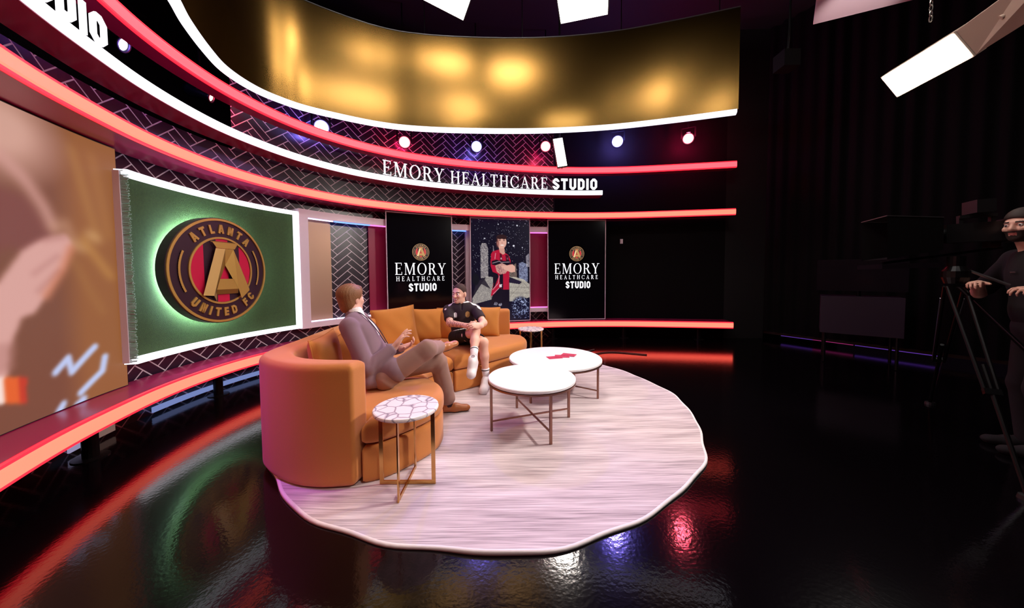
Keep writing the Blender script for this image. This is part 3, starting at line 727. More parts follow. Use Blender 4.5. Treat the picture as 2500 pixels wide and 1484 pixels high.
# the player: striped shirt, folded arms, dark shorts
red, blk, skin = (178, 22, 54), (20, 12, 28), (222, 168, 152)
I = put(I, inside([(340, 1000), (430, 960), (552, 1000), (548, 1265), (288, 1225), (320, 1110)], X, Y), blk)
body = [(308, 520), (330, 480), (385, 458), (420, 452), (500, 495), (545, 525), (575, 600), (578, 650), (556, 760), (552, 1012), (470, 1012), (425, 985), (335, 1080), (300, 1112), (318, 1010), (345, 900), (330, 760), (305, 680)]
I = put(I, inside(body, X, Y), red)
I = put(I, inside([(420, 800), (470, 790), (470, 1012), (432, 985), (425, 900)], X, Y), blk)
I = put(I, inside([(328, 760), (400, 790), (410, 830), (360, 960), (325, 1010), (345, 900)], X, Y), blk)
I = put(I, inside([(430, 500), (455, 520), (470, 650), (425, 640)], X, Y)*.9, (70, 12, 30)); I = put(I, inside([(505, 520), (545, 530), (560, 640), (515, 640)], X, Y)*.9, (56, 10, 30))
I = put(I, inside([(318, 610), (385, 590), (440, 610), (560, 600), (578, 650), (540, 668), (380, 672), (320, 660)], X, Y), blk)
for pth in ([(420, 815), (405, 920), (330, 1010)], [(335, 1070), (415, 990)], [(330, 640), (420, 612), (450, 630), (560, 622)], [(372, 500), (362, 580)]): I = put(I, soft(near_path(pth, X, Y)-3, 6)*.9, (236, 206, 214))
I = put(I, inside([(365, 672), (460, 640), (520, 668), (540, 740), (500, 785), (430, 795), (385, 760)], X, Y), (200, 146, 136))
I = put(I, inside([(440, 668), (520, 672), (600, 655), (640, 690), (640, 765), (575, 770), (520, 740), (450, 712)], X, Y), skin)
I = put(I, (inside([(375, 680), (460, 660), (500, 780), (420, 790)], X, Y))*(nb > .55)*.6, (120, 84, 90))
I = put(I, inside([(415, 420), (490, 425), (500, 505), (470, 520), (430, 490)], X, Y), (206, 150, 136))
I = put(I, soft(np.hypot((X-455)/66, (Y-345)/92)-1, .1), skin)
I = put(I, soft(np.hypot((X-400)/26, (Y-360)/80)-.8, .5)*.6, (120, 60, 56))
I = put(I, soft(np.hypot((X-455)/72, (Y-282)/44)-1, .2)*(Y < 302)[..., None], (44, 22, 26)); I = put(I, inside([(388, 270), (402, 290), (398, 350), (386, 330)], X, Y), (50, 26, 28))
for x in (430, 487): I = put(I, soft(np.hypot((X-x)/13, (Y-322)/5)-1, .6), (50, 24, 26)); I = put(I, soft(np.hypot((X-x)/19, (Y-304)/4)-1, .6)*.8, (70, 36, 34))
I = put(I, soft(np.hypot((X-462)/9, (Y-355)/14)-1, .8)*.4, (170, 106, 96)); I = put(I, soft(np.hypot((X-462)/24, (Y-388)/8)-1, .4), (246, 226, 220))
I = put(I, soft(np.hypot((X-447)/10, (Y-575)/14)-1, .5)*.8, (226, 190, 196)); I = put(I, soft(np.hypot((X-533)/11, (Y-575)/14)-1, .5)*.7, (150, 90, 110)); I = put(I, inside([(420, 940), (455, 935), (452, 975), (420, 978)], X, Y), (226, 206, 214))
for x, y, r in ((368, 1212, 26), (428, 1220, 24)): I = put(I, soft(np.hypot(X-x, Y-y)-r, 8)*(nb > .45)[..., None]*.8, (176, 172, 190))
Vs = np.array([P(u, v, -.002) for u in np.linspace(.011, .989, nu) for v in np.linspace(.006, .994, nv)])
mesh('display', Vs, [(i*nv+j, i*nv+j+1, (i+1)*nv+j+1, (i+1)*nv+j) for i in range(nu-1) for j in range(nv-1)], screen_mat('player picture', 1.0), t, colors=to_lin(I).reshape(-1, 3))
sw = thing('wall_switch', 'small white switch plate on the black wall right of the display screens', 'wall switch', tuple(wpt(12.682, 2.105, .40)))
sp = wpt(12.682, 2.105, .40); q = MB(); q.obox(sp, (.03, 0, 0), (0, .008, 0), (0, 0, .05)); q.build('plate', M['trim_white'], sw)
q = MB(); q.obox(sp-np.array([0, .012, 0]), (.008, 0, 0), (0, .006, 0), (0, 0, .016)); q.build('toggle', M['trim_white'], sw)
# ------------------------------------------------------------------ rug
def rug_mat():
    m, nt, b = new_mat('striated pale rug')
    tc = nt.nodes.new('ShaderNodeTexCoord')
    def noise(sx, sy, det, rot=.06):
        mp = nt.nodes.new('ShaderNodeMapping'); mp.inputs['Scale'].default_value = (sx, sy, 1); mp.inputs['Rotation'].default_value = (0, 0, rot)
        nt.links.new(tc.outputs['Object'], mp.inputs['Vector'])
        n = nt.nodes.new('ShaderNodeTexNoise'); n.inputs['Scale'].default_value = 1; n.inputs['Detail'].default_value = det; n.inputs['Distortion'].default_value = .06
        nt.links.new(mp.outputs[0], n.inputs['Vector']); return n.outputs['Fac']
    r = nt.nodes.new('ShaderNodeValToRGB'); e = r.color_ramp.elements
    e[0].position = .34; e[0].color = lin((142, 126, 132))+(1,); e[1].position = .66; e[1].color = lin((242, 230, 232))+(1,)
    q = e.new(.5); q.color = lin((206, 190, 195))+(1,)
    a = math_node(nt, 'MULTIPLY', noise(2.6, 105, 6), .62); c = math_node(nt, 'MULTIPLY', noise(1.1, 11, 4), .38)
    nt.links.new(math_node(nt, 'ADD', a, c), r.inputs[0]); nt.links.new(r.outputs[0], b.inputs['Base Color'])
    b.inputs['Roughness'].default_value = .95; b.inputs['Sheen Weight'].default_value = .15
    bp = nt.nodes.new('ShaderNodeBump'); bp.inputs['Strength'].default_value = .35; bp.inputs['Distance'].default_value = .006
    nt.links.new(noise(6, 90, 4), bp.inputs['Height']); nt.links.new(bp.outputs[0], b.inputs['Normal'])
    return m
RC = np.array([-.2, 3.6])
def rug_r(t): return 2.03+.013*np.sin(9*t+1.2)+.008*np.sin(17*t+.4)+.010*np.sin(4*t)+.006*np.sin(27*t)
rg = thing('rug', 'large round pale striated rug under the sofa and the tables', 'rug', (RC[0], RC[1], 0))
A = np.linspace(0, 2*PI, 220, endpoint=False); n = len(A); V = []
lift = lambda t: .006*np.maximum(0, np.sin(9*t+2.6))+.002
for fr_, z in ((0., .012), (.5, .012), (.9, .012), (.97, .0125), (.991, .0142)):
    for t in A:
        r = rug_r(t)*max(fr_, 1e-4); V.append((RC[0]+r*math.cos(t), RC[1]+r*math.sin(t), z+(lift(t) if fr_ > .95 else 0)))
mesh('pile', V, [(i*n+j, i*n+(j+1) % n, (i+1)*n+(j+1) % n, (i+1)*n+j) for i in range(4) for j in range(n)], rug_mat(), rg, smooth=True)
b = MB(); V = []
for q, (dr, dz) in enumerate(((.991, .0142), (.994, .016), (.998, .015), (1., .009), (1., .001), (.985, .0005))):
    V += [(RC[0]+rug_r(t)*dr*math.cos(t), RC[1]+rug_r(t)*dr*math.sin(t), dz+(lift(t) if q < 4 else 0)) for t in A]
b.add(V, [(i*n+j, i*n+(j+1) % n, (i+1)*n+(j+1) % n, (i+1)*n+j) for i in range(5) for j in range(n)])
b.build('bound_edge', mat('pale rug binding', (244, 234, 236), .8), rg, smooth=True)

# ------------------------------------------------------------------ sofa
def cat(P, n=6): return catmull(P, n)
Fr = np.array([(-1.0,2.1),(-.87,2.16),(-.74,2.29),(-.61,2.48),(-.57,2.66),(-.63,2.88),(-.78,3.08),(-.90,3.28),(-.91,3.48),(-.83,3.63),(-.68,3.78),(-.41,4.0),(-.12,4.3),(.08,4.52),(.19,4.70),(.22,4.92),(.16,5.18)])
Ou = np.array([(-1.03,2.07),(-1.25,2.05),(-1.46,2.09),(-1.7,2.22),(-1.87,2.42),(-1.93,2.88),(-2.0,3.54),(-1.99,4.2),(-1.9,4.6),(-1.65,4.95),(-1.25,5.22),(-.65,5.4),(-.04,5.48)])
In = np.array([(-1.0,2.22),(-1.24,2.23),(-1.42,2.27),(-1.57,2.37),(-1.69,2.54),(-1.73,2.9),(-1.80,3.54),(-1.79,4.17),(-1.72,4.5),(-1.51,4.79),(-1.17,5.03),(-.62,5.20),(-.04,5.28)])
SL = .012
sf = thing('sofa', 'long curved burnt orange sectional sofa standing on the round rug', 'sofa', (-1.2, 3.6, SL))
def slab_obj(name, poly, z0, z1, rad, m, parent, h=.016, crown=0., **k):
    P = np.array(poly); f = Field(np.r_[P.min(0)-.06, z0-.06], np.r_[P.max(0)+.06, z1+crown+.06], h); f.slab(poly, z0, z1, rad, crown=crown); return f.build(name, m, parent, **k)
fo, fi = cat(Ou, 8), cat(In, 8)
slab_obj('backrest', np.vstack([fo, fi[::-1]]), SL+.004, .832, .05, M['fabric'], sf, h=.013)
ff = cat(Fr, 6)
def span(c, i0, i1, n=6): return c[i0*n:i1*n+1]
def inner(i0, i1): return cat(In-0*In, 6)[i0*6:i1*6+1]
seats = [(np.vstack([span(ff, 0, 6), [(-1.72, 3.2)], inner(0, 5)[::-1]])),
         (np.vstack([span(ff, 6, 10), [(-1.44, 4.83)], inner(6, 9)[::-1], [(-1.735, 3.2)]])),
         (np.vstack([span(ff, 10, 16), [(-.02, 5.28)], inner(10, 12)[::-1], [(-1.43, 4.84)]]))]
def shrink(poly, g):
    P = np.array(poly); c = P.mean(0); return P+(c-P)/np.linalg.norm(c-P, axis=1)[:, None]*g
for i, p in enumerate(seats):
    slab_obj('base', shrink(p, .012), SL+.002, .262, .02, M['fabric'], sf)
    slab_obj('seat_cushion', shrink(p, .004), .266, .425, .055, M['fabric'], sf, h=.013, crown=.035)

# ------------------------------------------------------------------ pillows
def pillow(label, c, nrm, size=.46, th=.17, roll=0., lean=.25):
    nv_ = np.array(nrm, float); nv_ /= np.linalg.norm(nv_); z = np.array([0, 0, 1.]); r = np.cross(z, nv_); r /= np.linalg.norm(r)
    nv_ = math.cos(lean)*nv_+math.sin(lean)*z; up = np.cross(nv_, r)
    r, up = math.cos(roll)*r+math.sin(roll)*up, -math.sin(roll)*r+math.cos(roll)*up; c = np.array(c, float)
    t = thing('throw_pillow', label, 'pillow', tuple(c), 'throw pillows on the sofa'); n = 26; V = []; F = []; g = np.linspace(-1, 1, n)
    def edge(u, v):                                                # pinched outline: corners reach out, sides draw in
        return u*(1-.07*(1-v*v)*abs(u)**3), v*(1-.07*(1-u*u)*abs(v)**3)
    for sgn in (1, -1):
        b0 = len(V)
        for u in g:
            for v in g:
                x, y = edge(u, v); hgt = th/2*((1-u**4)*(1-v**4))**.55*(.86+.14*math.cos(2.2*u)*math.cos(2.2*v))
                hgt += .004*math.sin(7*u+5*v+3*c[0])*(1-u*u)*(1-v*v)
                V.append(c+r*x*size/2+up*y*size/2+nv_*sgn*hgt)
        F += [(b0+i*n+j, b0+(i+1)*n+j, b0+(i+1)*n+j+1, b0+i*n+j+1) if sgn > 0 else (b0+i*n+j, b0+i*n+j+1, b0+(i+1)*n+j+1, b0+(i+1)*n+j) for i in range(n-1) for j in range(n-1)]
    mesh('cover', V, F, M['pillow'], t, smooth=True)
    loop = [(u, -1) for u in g]+[(1, v) for v in g[1:]]+[(u, 1) for u in g[::-1][1:]]+[(-1, v) for v in g[::-1][1:]]
    q = MB(); q.tube([c+r*edge(u, v)[0]*size/2+up*edge(u, v)[1]*size/2 for u, v in loop], .006, 6); q.build('piping', M['pillow'], t, smooth=True)
pillow('ochre pillow standing on edge at the near left end of the sofa', (-1.60, 2.80, .665), (.98, .12, 0), .47, .17, .05, .14)
pillow('ochre pillow squeezed behind the back of the man in the jacket', (-1.60, 3.20, .64), (.92, -.3, 0), .46, .16, .35, .12)
pillow('large ochre pillow with a peaked corner, right of the man in the jacket', (-1.57, 4.38, .69), (.42, -.9, 0), .56, .18, .10, .32)
pillow('flat ochre pillow half hidden behind the large peaked pillow', (-1.25, 4.84, .66), (.26, -.96, 0), .48, .15, 0., .25)
pillow('ochre pillow showing at the left of the man in black', (-.93, 4.86, .665), (-.35, -.93, 0), .48, .15, .04, .2)
pillow('ochre pillow at the right of the man in black near the sofa end', (-.42, 5.0, .675), (.10, -.99, 0), .46, .16, -.05, .22)

# ------------------------------------------------------------------ tables
def stone_mat():
    m, nt, b = new_mat('pale agate slab')
    tc = nt.nodes.new('ShaderNodeTexCoord'); v = nt.nodes.new('ShaderNodeTexVoronoi'); v.feature = 'DISTANCE_TO_EDGE'; v.inputs['Scale'].default_value = 11
    nz_ = nt.nodes.new('ShaderNodeTexNoise'); nz_.inputs['Scale'].default_value = 7; mx = nt.nodes.new('ShaderNodeMix'); mx.data_type = 'VECTOR'; mx.inputs[0].default_value = .06
    nt.links.new(tc.outputs['Object'], nz_.inputs['Vector']); nt.links.new(tc.outputs['Object'], mx.inputs[4]); nt.links.new(nz_.outputs['Color'], mx.inputs[5]); nt.links.new(mx.outputs[1], v.inputs['Vector'])
    r = nt.nodes.new('ShaderNodeValToRGB'); e = r.color_ramp.elements
    e[0].position = .0; e[0].color = lin((140, 132, 142))+(1,); e[1].position = .075; e[1].color = lin((246, 236, 234))+(1,); q = e.new(.03); q.color = lin((196, 188, 196))+(1,)
    nt.links.new(v.outputs['Distance'], r.inputs[0]); nt.links.new(r.outputs[0], b.inputs['Base Color']); b.inputs['Roughness'].default_value = .25
    return m
STONE = stone_mat(); MARBLE = mat('white marble', (246, 244, 244), .3, noise=(5, .03))
def side_table(label, x, y, z0=0., H_=.525, R=.205, legs=(True,)*4):
    t = thing('side_table', label, 'side table', (x, y, z0), 'small round side tables')
    b = MB(); b.lathe([(R-.012, H_-.028), (R, H_-.022), (R+.003, H_-.012), (R, H_-.003), (R-.008, H_), (0.0001, H_)], (x, y, z0), 60, cap=False); b.lathe([(0.0001, H_-.028), (R-.012, H_-.028)], (x, y, z0), 60, cap=False)
    b.build('table_top', STONE, t, smooth=False)
    q = R-.02
    for dx, dy in ((1, 0), (-1, 0), (0, 1), (0, -1)):
        l = MB(); ax = np.array([dx, dy, 0.]); l.obox(np.array([x, y, z0+H_/2-.014])+ax*(q-.013), ax*.013, np.array([-dy, dx, 0])*.004, (0, 0, H_/2-.014)); l.build('leg', M['brass'], t)
    for dx, dy in ((1, 0), (0, 1)):
        l = MB(); ax = np.array([dx, dy, 0.]); l.obox(np.array([x, y, z0+.012+.0005*dx]), ax*(q-.026), np.array([-dy, dx, 0])*.0042, (0, 0, .012)); l.build('base_bar', M['brass'], t)
side_table('small round agate topped side table in front of the near end of the sofa', -.70, 2.12, SL+.002)
side_table('small round agate topped side table beyond the far end of the sofa', .30, 5.26, .002, .523)
def coffee_table(label, x, y, H_, R, a0, z0):
    t = thing('coffee_table', label, 'coffee table', (x, y, z0), 'round white coffee tables')
    b = MB(); b.lathe([(R-.01, H_-.03), (R, H_-.024), (R, H_-.006), (R-.006, H_), (0.0001, H_)], (x, y, 0), 72, cap=False); b.lathe([(.0001, H_-.03), (R-.01, H_-.03)], (x, y, 0), 72, cap=False); b.build('table_top', MARBLE, t)
    b = MB(); b.lathe([(R-.03, H_-.031), (R+.002, H_-.031), (R+.002, H_-.046), (R-.03, H_-.046), (R-.03, H_-.031)], (x, y, 0), 72, cap=False); b.build('rim', M['bronze'], t)
    P = [np.array([x+(R-.012)*math.cos(a0+i*PI/2), y+(R-.012)*math.sin(a0+i*PI/2), 0]) for i in range(4)]
    for i, p in enumerate(P):
        d = np.array([math.cos(a0+i*PI/2), math.sin(a0+i*PI/2), 0]); l = MB(); l.obox(p+np.array([0, 0, (z0+H_-.02)/2]), d*.010, np.array([-d[1], d[0], 0])*.010, (0, 0, (H_-.02-z0)/2)); l.build('leg', M['bronze'], t)
    for i in (0, 1):
        l = MB(); l.bar(P[i]+np.array([0, 0, .10+.012*i]), P[i+2]+np.array([0, 0, .10+.012*i]), .014, .012); l.build('stretcher', M['bronze'], t)
coffee_table('smaller round white coffee table, the nearer of the two on the rug', .175, 2.98, .462, .40, math.radians(20), SL+.002)
coffee_table('larger round white coffee table with red leaflets on it, behind the other', .51, 3.90, .402, .55, math.radians(-36), SL+.002)
leafm = mat('red printed card', (196, 60, 92), .35, noise=(18, .35))
for (lx, ly, rz, lb) in ((.50, 3.87, .25, 'red leaflet at the left of the fan on the white coffee table'), (.60, 3.92, -.1, 'red leaflet in the middle of the fan on the white coffee table'), (.69, 3.98, -.45, 'red leaflet at the right of the fan on the white coffee table')):
    zz = .4035+.0022*(lx-.5)*10
    t = thing('leaflet', lb, 'leaflet', (lx, ly, zz), 'red leaflets on the coffee table'); c, s = math.cos(rz), math.sin(rz); q = MB(); q.obox((lx, ly, zz), (.085*c, .085*s, 0), (-.06*s, .06*c, 0), (0, 0, .0009)); q.build('card', leafm, t)

# ------------------------------------------------------------------ stage lights along the back
def unit(v): v = np.array(v, float); return v/np.linalg.norm(v)
def spot(name, loc, aim, energy, color, size, blend=.6, rad=.1):
    l = bpy.data.lights.new(name, 'SPOT'); l.energy = energy; l.color = color; l.spot_size = math.radians(size); l.spot_blend = blend; l.shadow_soft_size = rad
    o = bpy.data.objects.new(name, l); COL.objects.link(o); o.location = loc; o.rotation_euler = (Vector(aim)-Vector(loc)).to_track_quat('-Z', 'Y').to_euler(); return o
def point(name, loc, energy, color, rad=.05):
    l = bpy.data.lights.new(name, 'POINT'); l.energy = energy; l.color = color; l.shadow_soft_size = rad
    o = bpy.data.objects.new(name, l); COL.objects.link(o); o.location = loc; return o
RED, BLU = (1, .05, .13), (.22, .16, 1)
def stage_light(label, c, col, aim, halo=9., r=.105, beam=60.):
    c = np.array(c, float); d = unit(np.array(aim, float)-c)
    t = thing('stage_light', label, 'stage light', tuple(c), 'round stage lights along the curved set')
    b = MB(); b.lathe([(0.0001, -.26), (.05, -.26), (.085, -.2), (r, -.05), (r+.012, .0), (r+.012, .02), (r-.004, .02), (r-.01, -.0)], c, 28, axis=d, cap=False); b.build('housing', M['metal_black'], t, smooth=True)
    core = glow('lamp core', (1., .98, 1.) if col is BLU else (1., .80, .50), 34. if col is BLU else 13.); ringm = glow('lamp rim', (.35, .4, 1.) if col is BLU else (1., .10, .16), 6.)
    b = MB(); b.lathe([(0.0001, .012), (r*.82, .006)], c, 28, axis=d, cap=False); b.build('lens', core, t)
    b = MB(); b.lathe([(r*.82, .0062), (r-.006, .004)], c, 28, axis=d, cap=False); b.build('lens_rim', ringm, t)
    sd = unit(np.cross(d, (0, 0, 1))); y = MB(); top = c-d*.1+np.array([0, 0, .22]); R2 = r+.02
    y.bar(c-d*.1+sd*R2, c-d*.1+sd*R2+np.array([0, 0, .2]), .03, .006, up=d); y.bar(c-d*.1-sd*R2, c-d*.1-sd*R2+np.array([0, 0, .2]), .03, .006, up=d); y.bar(c-d*.1+sd*R2+np.array([0, 0, .2]), c-d*.1-sd*R2+np.array([0, 0, .2]), .03, .006)
    y.tube([top, (top[0], top[1], 6.4)], .012, 8); y.build('yoke', M['metal_black'], t)
    if halo > 2:
        g = MB(); tt = np.linspace(0, 2*PI, 25); ex_ = unit(np.cross(d, (0, 0, 1))); ey_ = np.cross(ex_, d); g.tube([c-d*.10+(math.cos(q)*ex_+math.sin(q)*ey_)*(r-.012) for q in tt], .012, 6, cap=False)  # glowing ring added behind the housing to throw a halo on the wall
        g.build('added_halo_ring', glow('added halo glow', (.24, .20, 1.) if col is BLU else (1., .02, .12), halo), t)
    point('stage_lamp', tuple(c+d*.16), 10., col, .05)
    spot('stage_beam', tuple(c+d*.06), aim, beam*(6. if col is BLU else .8), col, 50, .8, .05)
CAM0 = (0., .2, 1.5); MID = (-.4, 3.2, .6)
def mix(a, b, f): return tuple(np.array(a)*(1-f)+np.array(b)*f)
stage_light('white blue stage light glimpsed under the top ledge beside the cut off lettering', (-3.68, 3.2, 3.6), BLU, (-.3, 4.2, 2.2), 1.5, .06)
stage_light('red stage light glimpsed in the gap between the two upper ledges on the left', (-3.70, 4.13, 3.6), RED, (-.3, 5.2, 2.4), 3., .05)
stage_light('white blue stage light half sunk behind the topmost red ledge', (-2.98, 5.26, 3.73), BLU, mix(CAM0, MID, .3), 60.)
stage_light('red stage light above the E of the lettering', (-1.97, 6.17, 3.85), RED, mix(CAM0, MID, .4), 70.)
stage_light('white blue stage light second from the left over the planked wall', (-.69, 6.66, 3.95), BLU, mix(CAM0, MID, .3), 60.)
stage_light('red stage light touching the slanting white tube light', (.71, 6.86, 4.02), RED, mix(CAM0, MID, .4), 70.)
stage_light('white blue stage light hung alone before the black wall', (2.22, 6.96, 4.15), BLU, mix(CAM0, MID, .1), 800., .115)
stage_light('rightmost red stage light, under the right end of the gold canopy', (3.59, 6.76, 4.12), RED, (.6, 1.2, .8), 900.)

# ------------------------------------------------------------------ flat panel lights in the grid
WARM = (1., .93, .84)
face_m = glow('panel light face', WARM, 14.)
def panel_light(label, A, B, C, depth, name='panel_light', fm=None, hanger=True, body=None, aim=(0., 3., .5)):
    """Face corners A-B (long edge) and B-C (short edge); the housing lies behind the face."""
    A, B, C = (np.array(q, float) for q in (A, B, C)); e1, e2 = (A-B)/2, (C-B)/2; c = B+e1+e2; nn_ = unit(np.cross(e1, e2)); 
    if nn_ @ (np.array(aim, float)-c) < 0: nn_ = -nn_
    t = thing(name, label, 'panel light', tuple(c), 'flat panel lights in the ceiling grid')
    b = MB(); b.obox(c-nn_*(depth/2+.004), e1*1.03, e2*1.06, nn_*depth/2); b.build('housing', body or M['plastic_black'], t)
    f = MB(); f.obox(c, e1*.985, e2*.97, nn_*.004); f.build('diffuser', fm or face_m, t)
    if hanger:
        y = MB(); p0 = c-nn_*(depth+.02)
        y.bar(p0-unit(e1)*np.linalg.norm(e1)*1.05, p0+unit(e1)*np.linalg.norm(e1)*1.05, .04, .01); y.tube([p0, p0+np.array([0, 0, .1]), (p0[0], p0[1], 6.4)], .016, 8); y.build('yoke', M['metal_black'], t)
    return t, c, nn_
_, cA, nA = panel_light('bright panel light cut by the top edge, left of the pair over the canopy', (-1.111, 3.916, 4.62), (-.589, 4.248, 4.58), (-.45, 3.99, 4.66), .12)
_, cB, nB = panel_light('bright panel light at the top edge, right of the pair over the canopy', (1.207, 4.191, 4.6), (.647, 4.339, 4.6), (.545, 3.95, 4.6), .12)
_, cD, nD = panel_light('slender slanting white tube light hung before the back wall', (.717, 5.703, 3.70), (.797, 5.682, 3.222), (.957, 5.680, 3.245), .06, name='tube_light', fm=glow('tube light face', (1., .97, .9), 4.), aim=(.3, 1., 2.))
pc, pcC, nC = panel_light('big glaring panel light hung at the upper right with a pale side plate', (3.731, 2.853, 3.40), (3.83, 3.473, 3.40), (3.973, 3.45, 3.197), .10, fm=glow('glaring panel face', (1., .95, .88), 22.), hanger=False, body=mat('pale metal housing', (196, 176, 160), .4))
grid_m = glow('grid panel face', (1., .91, .85), 42.)
for lb, (gx, gy, gz), (wx, wy) in (('panel light high in the grid behind the canopy lights, left', (-1.0, 3.75, 6.0), (.6, .32)), ('panel light high in the grid over the coffee tables', (.06, 3.6, 5.95), (.62, .42)), ('panel light in the grid over the near edge of the rug, right', (2.0, 2.5, 5.6), (.4, .6)), ('panel light in the grid nearest the right end of the canopy', (2.95, 1.8, 5.3), (.5, .4)), ('panel light in the grid over the sofa', (-.8, 2.9, 5.5), (.45, .6))):
    panel_light(lb, (gx+wx/2, gy-wy/2, gz), (gx-wx/2, gy-wy/2, gz), (gx-wx/2, gy+wy/2, gz), .1, fm=grid_m)
# side plate, bracket, safety chain of the right hand panel
plate = mat('pale painted plate', (190, 168, 150), .45)
e1 = unit(np.array([3.731, 2.853, 3.4])-np.array([3.83, 3.473, 3.4])); e2 = unit(np.array([3.973, 3.45, 3.197])-np.array([3.83, 3.473, 3.40]))
R0 = pcC+e1*.325-nC*.02; back = unit(-nC+.35*e1)
b = MB(); b.add([R0-e2*.125, R0+e2*.125, R0+e2*.11+back*.16+e1*.16, R0-e2*.10+back*.22+e1*.30, R0-e2*.16+back*.2+e1*.22][:5]+[q+np.array([0, 0, .006]) for q in [R0-e2*.125, R0+e2*.125, R0+e2*.11+back*.16+e1*.16, R0-e2*.10+back*.22+e1*.30, R0-e2*.16+back*.2+e1*.22]], [(0, 1, 2, 3, 4), (5, 6, 7, 8, 9)]+[(i, (i+1) % 5, 5+(i+1) % 5, 5+i) for i in range(5)]); b.build('side_plate', plate, pc)
hp = R0+back*.12+e1*.12; b = MB(); b.bar(hp, (hp[0], hp[1], 4.6), .05, .012, up=(1, 1, 0)); b.tube([(hp[0], hp[1], 4.55), (hp[0], hp[1], 6.4)], .02, 8); b.build('bracket', plate, pc)
b = MB(); b.lathe([(0.0001, -.014), (.022, -.014), (.022, .014), (.0001, .014)], hp+np.array([0, 0, .03])-back*.02, 14, axis=back, cap=False); b.build('knob', plate, pc)
ch = MB(); cx, cy = 3.70, 2.98
for i in range(26):
    z = 3.62+i*.045; tt = np.linspace(0, 2*PI, 9); ax = (1, 0) if i % 2 else (0, 1)
    ch.tube([(cx+ax[0]*.012*math.cos(q), cy+ax[1]*.012*math.cos(q), z+.028*math.sin(q)) for q in tt], .0045, 5, cap=False)
ch.build('safety_chain', mat('bright chain', (200, 196, 190), .3, metal=1.), pc)
rf = thing('reflector_board', 'pale flat board hung high at the top right edge', 'reflector board', (4.3, 4.4, 4.8))
b = MB(); V0 = [(4.163, 4.654, 4.8), (3.80, 4.21, 4.8), (5.3, 3.9, 4.9), (5.6, 4.2, 4.9)]; b.add(V0+[(x, y, z+.02) for x, y, z in V0], [(3, 2, 1, 0), (4, 5, 6, 7)]+[(i, (i+1) % 4, 4+(i+1) % 4, 4+i) for i in range(4)])
b.build('board', mat('pale board', (226, 204, 206), .7), rf); b = MB()
for x, y in ((4.16, 4.5), (5.2, 4.1)): b.tube([(x, y, 4.83), (x, y, 6.4)], .01, 6)
b.build('wire', M['metal_black'], rf)
spot('added_board_fill', (4.25, 3.5, 3.75), (4.45, 4.25, 4.82), 60., (1., .84, .86), 46, .7, .05)  # unseen spot added to brighten the pale board
dk = thing('stage_light', 'unlit dark lamp hung in the dark right of the canopy', 'stage light', (3.86, 4.7, 4.35)); q = np.array([3.86, 4.7, 4.35]); b = MB(); b.box(q-np.array([.12, .1, .12]), q+np.array([.1, .1, .1])); b.build('housing', M['drape'], dk)
b = MB(); b.tube([q+np.array([0, 0, .1]), q+np.array([.02, 0, .45]), (q[0]+.02, q[1], 6.4)], .014, 8); b.build('yoke', M['metal_black'], dk)
# cables lying on the floor behind the far side table
for lb, pts in (('thin black cable on the floor right of the far side table', [(.5, 6.1, .01), (.9, 5.75, .01), (1.3, 5.6, .01), (1.75, 5.75, .01), (2.3, 5.55, .01)]), ('looped cable on the floor behind the far side table', [(.3, 5.75, .01), (.6, 5.9, .01), (.95, 5.95, .01), (1.25, 5.8, .01), (1.5, 5.95, .01)])):
    t = thing('floor_cable', lb, 'cable', pts[0], 'cables on the floor'); q = MB(); q.tube(catmull(pts, 8), .009, 8); q.build('cable', M['grey'] if 'looped' in lb else M['plastic_black'], t, smooth=True)
# ------------------------------------------------------------------ people
SKIN = mat('skin', (232, 180, 160), .5, spec=.4, noise=(30, .05)); SKIN_T = mat('inked skin', (172, 122, 116), .5, noise=(90, .4))
LIP = mat('lips', (190, 104, 98), .4); BROW = mat('dark hair', (46, 30, 26), .7); EYEW = mat('eye white', (236, 230, 226), .25); IRIS = mat('dark iris', (36, 22, 18), .2); TEETH = mat('teeth', (240, 234, 226), .3)
JACK = mat('mauve grey suiting', (126, 98, 108), .85, noise=(260, .06), bump=(500, .1), sheen=.15)
TROU = mat('taupe trouser cloth', (148, 112, 100), .85, noise=(260, .06), bump=(500, .1), sheen=.1)
SHIRT = mat('white shirt cloth', (240, 232, 232), .8); HAIRB = mat('chestnut hair', (132, 86, 48), .5, noise=(26, .35), bump=(150, .5))
TAN = mat('tan shoe leather', (176, 104, 56), .35, noise=(20, .1)); SOLE = mat('dark sole', (52, 34, 28), .7); SOCKD = mat('plum sock', (58, 30, 38), .9)
POLO = mat('black plum polo cloth', (44, 28, 36), .85, bump=(400, .1)); WHITE = mat('white cloth', (238, 230, 236), .8); BADGE = mat('gold badge thread', (176, 136, 84), .6)
SHOEW = mat('white trainer leather', (236, 228, 232), .45); BLACKC = mat('black cloth', (22, 18, 22), .9)

def frame(fwd, up):
    u = unit(up); f = np.array(fwd, float); f = unit(f-u*(f @ u)); r = np.cross(f, u); return np.array([r, f, u])
def paint_build(f, name, mats, paint, parent, relax=1):
    V, F = f.surface()
    for _ in range(relax):
        A = np.zeros_like(V); c = np.zeros(len(V))
        for i in range(4):
            np.add.at(A, F[:, i], V[F[:, (i+1) % 4]]+V[F[:, (i-1) % 4]]); np.add.at(c, F[:, i], 2)
        V = .5*V+.5*A/np.maximum(c, 1)[:, None]
    return mesh(name, V, F, mats, parent, smooth=True, fmat=paint(V[F].mean(1)))
def segd(P, a, b):
    a, b = np.array(a, float), np.array(b, float); e = b-a; t = np.clip(((P-a) @ e)/(e @ e), 0, 1); return np.linalg.norm(P-a-t[:, None]*e, axis=1)

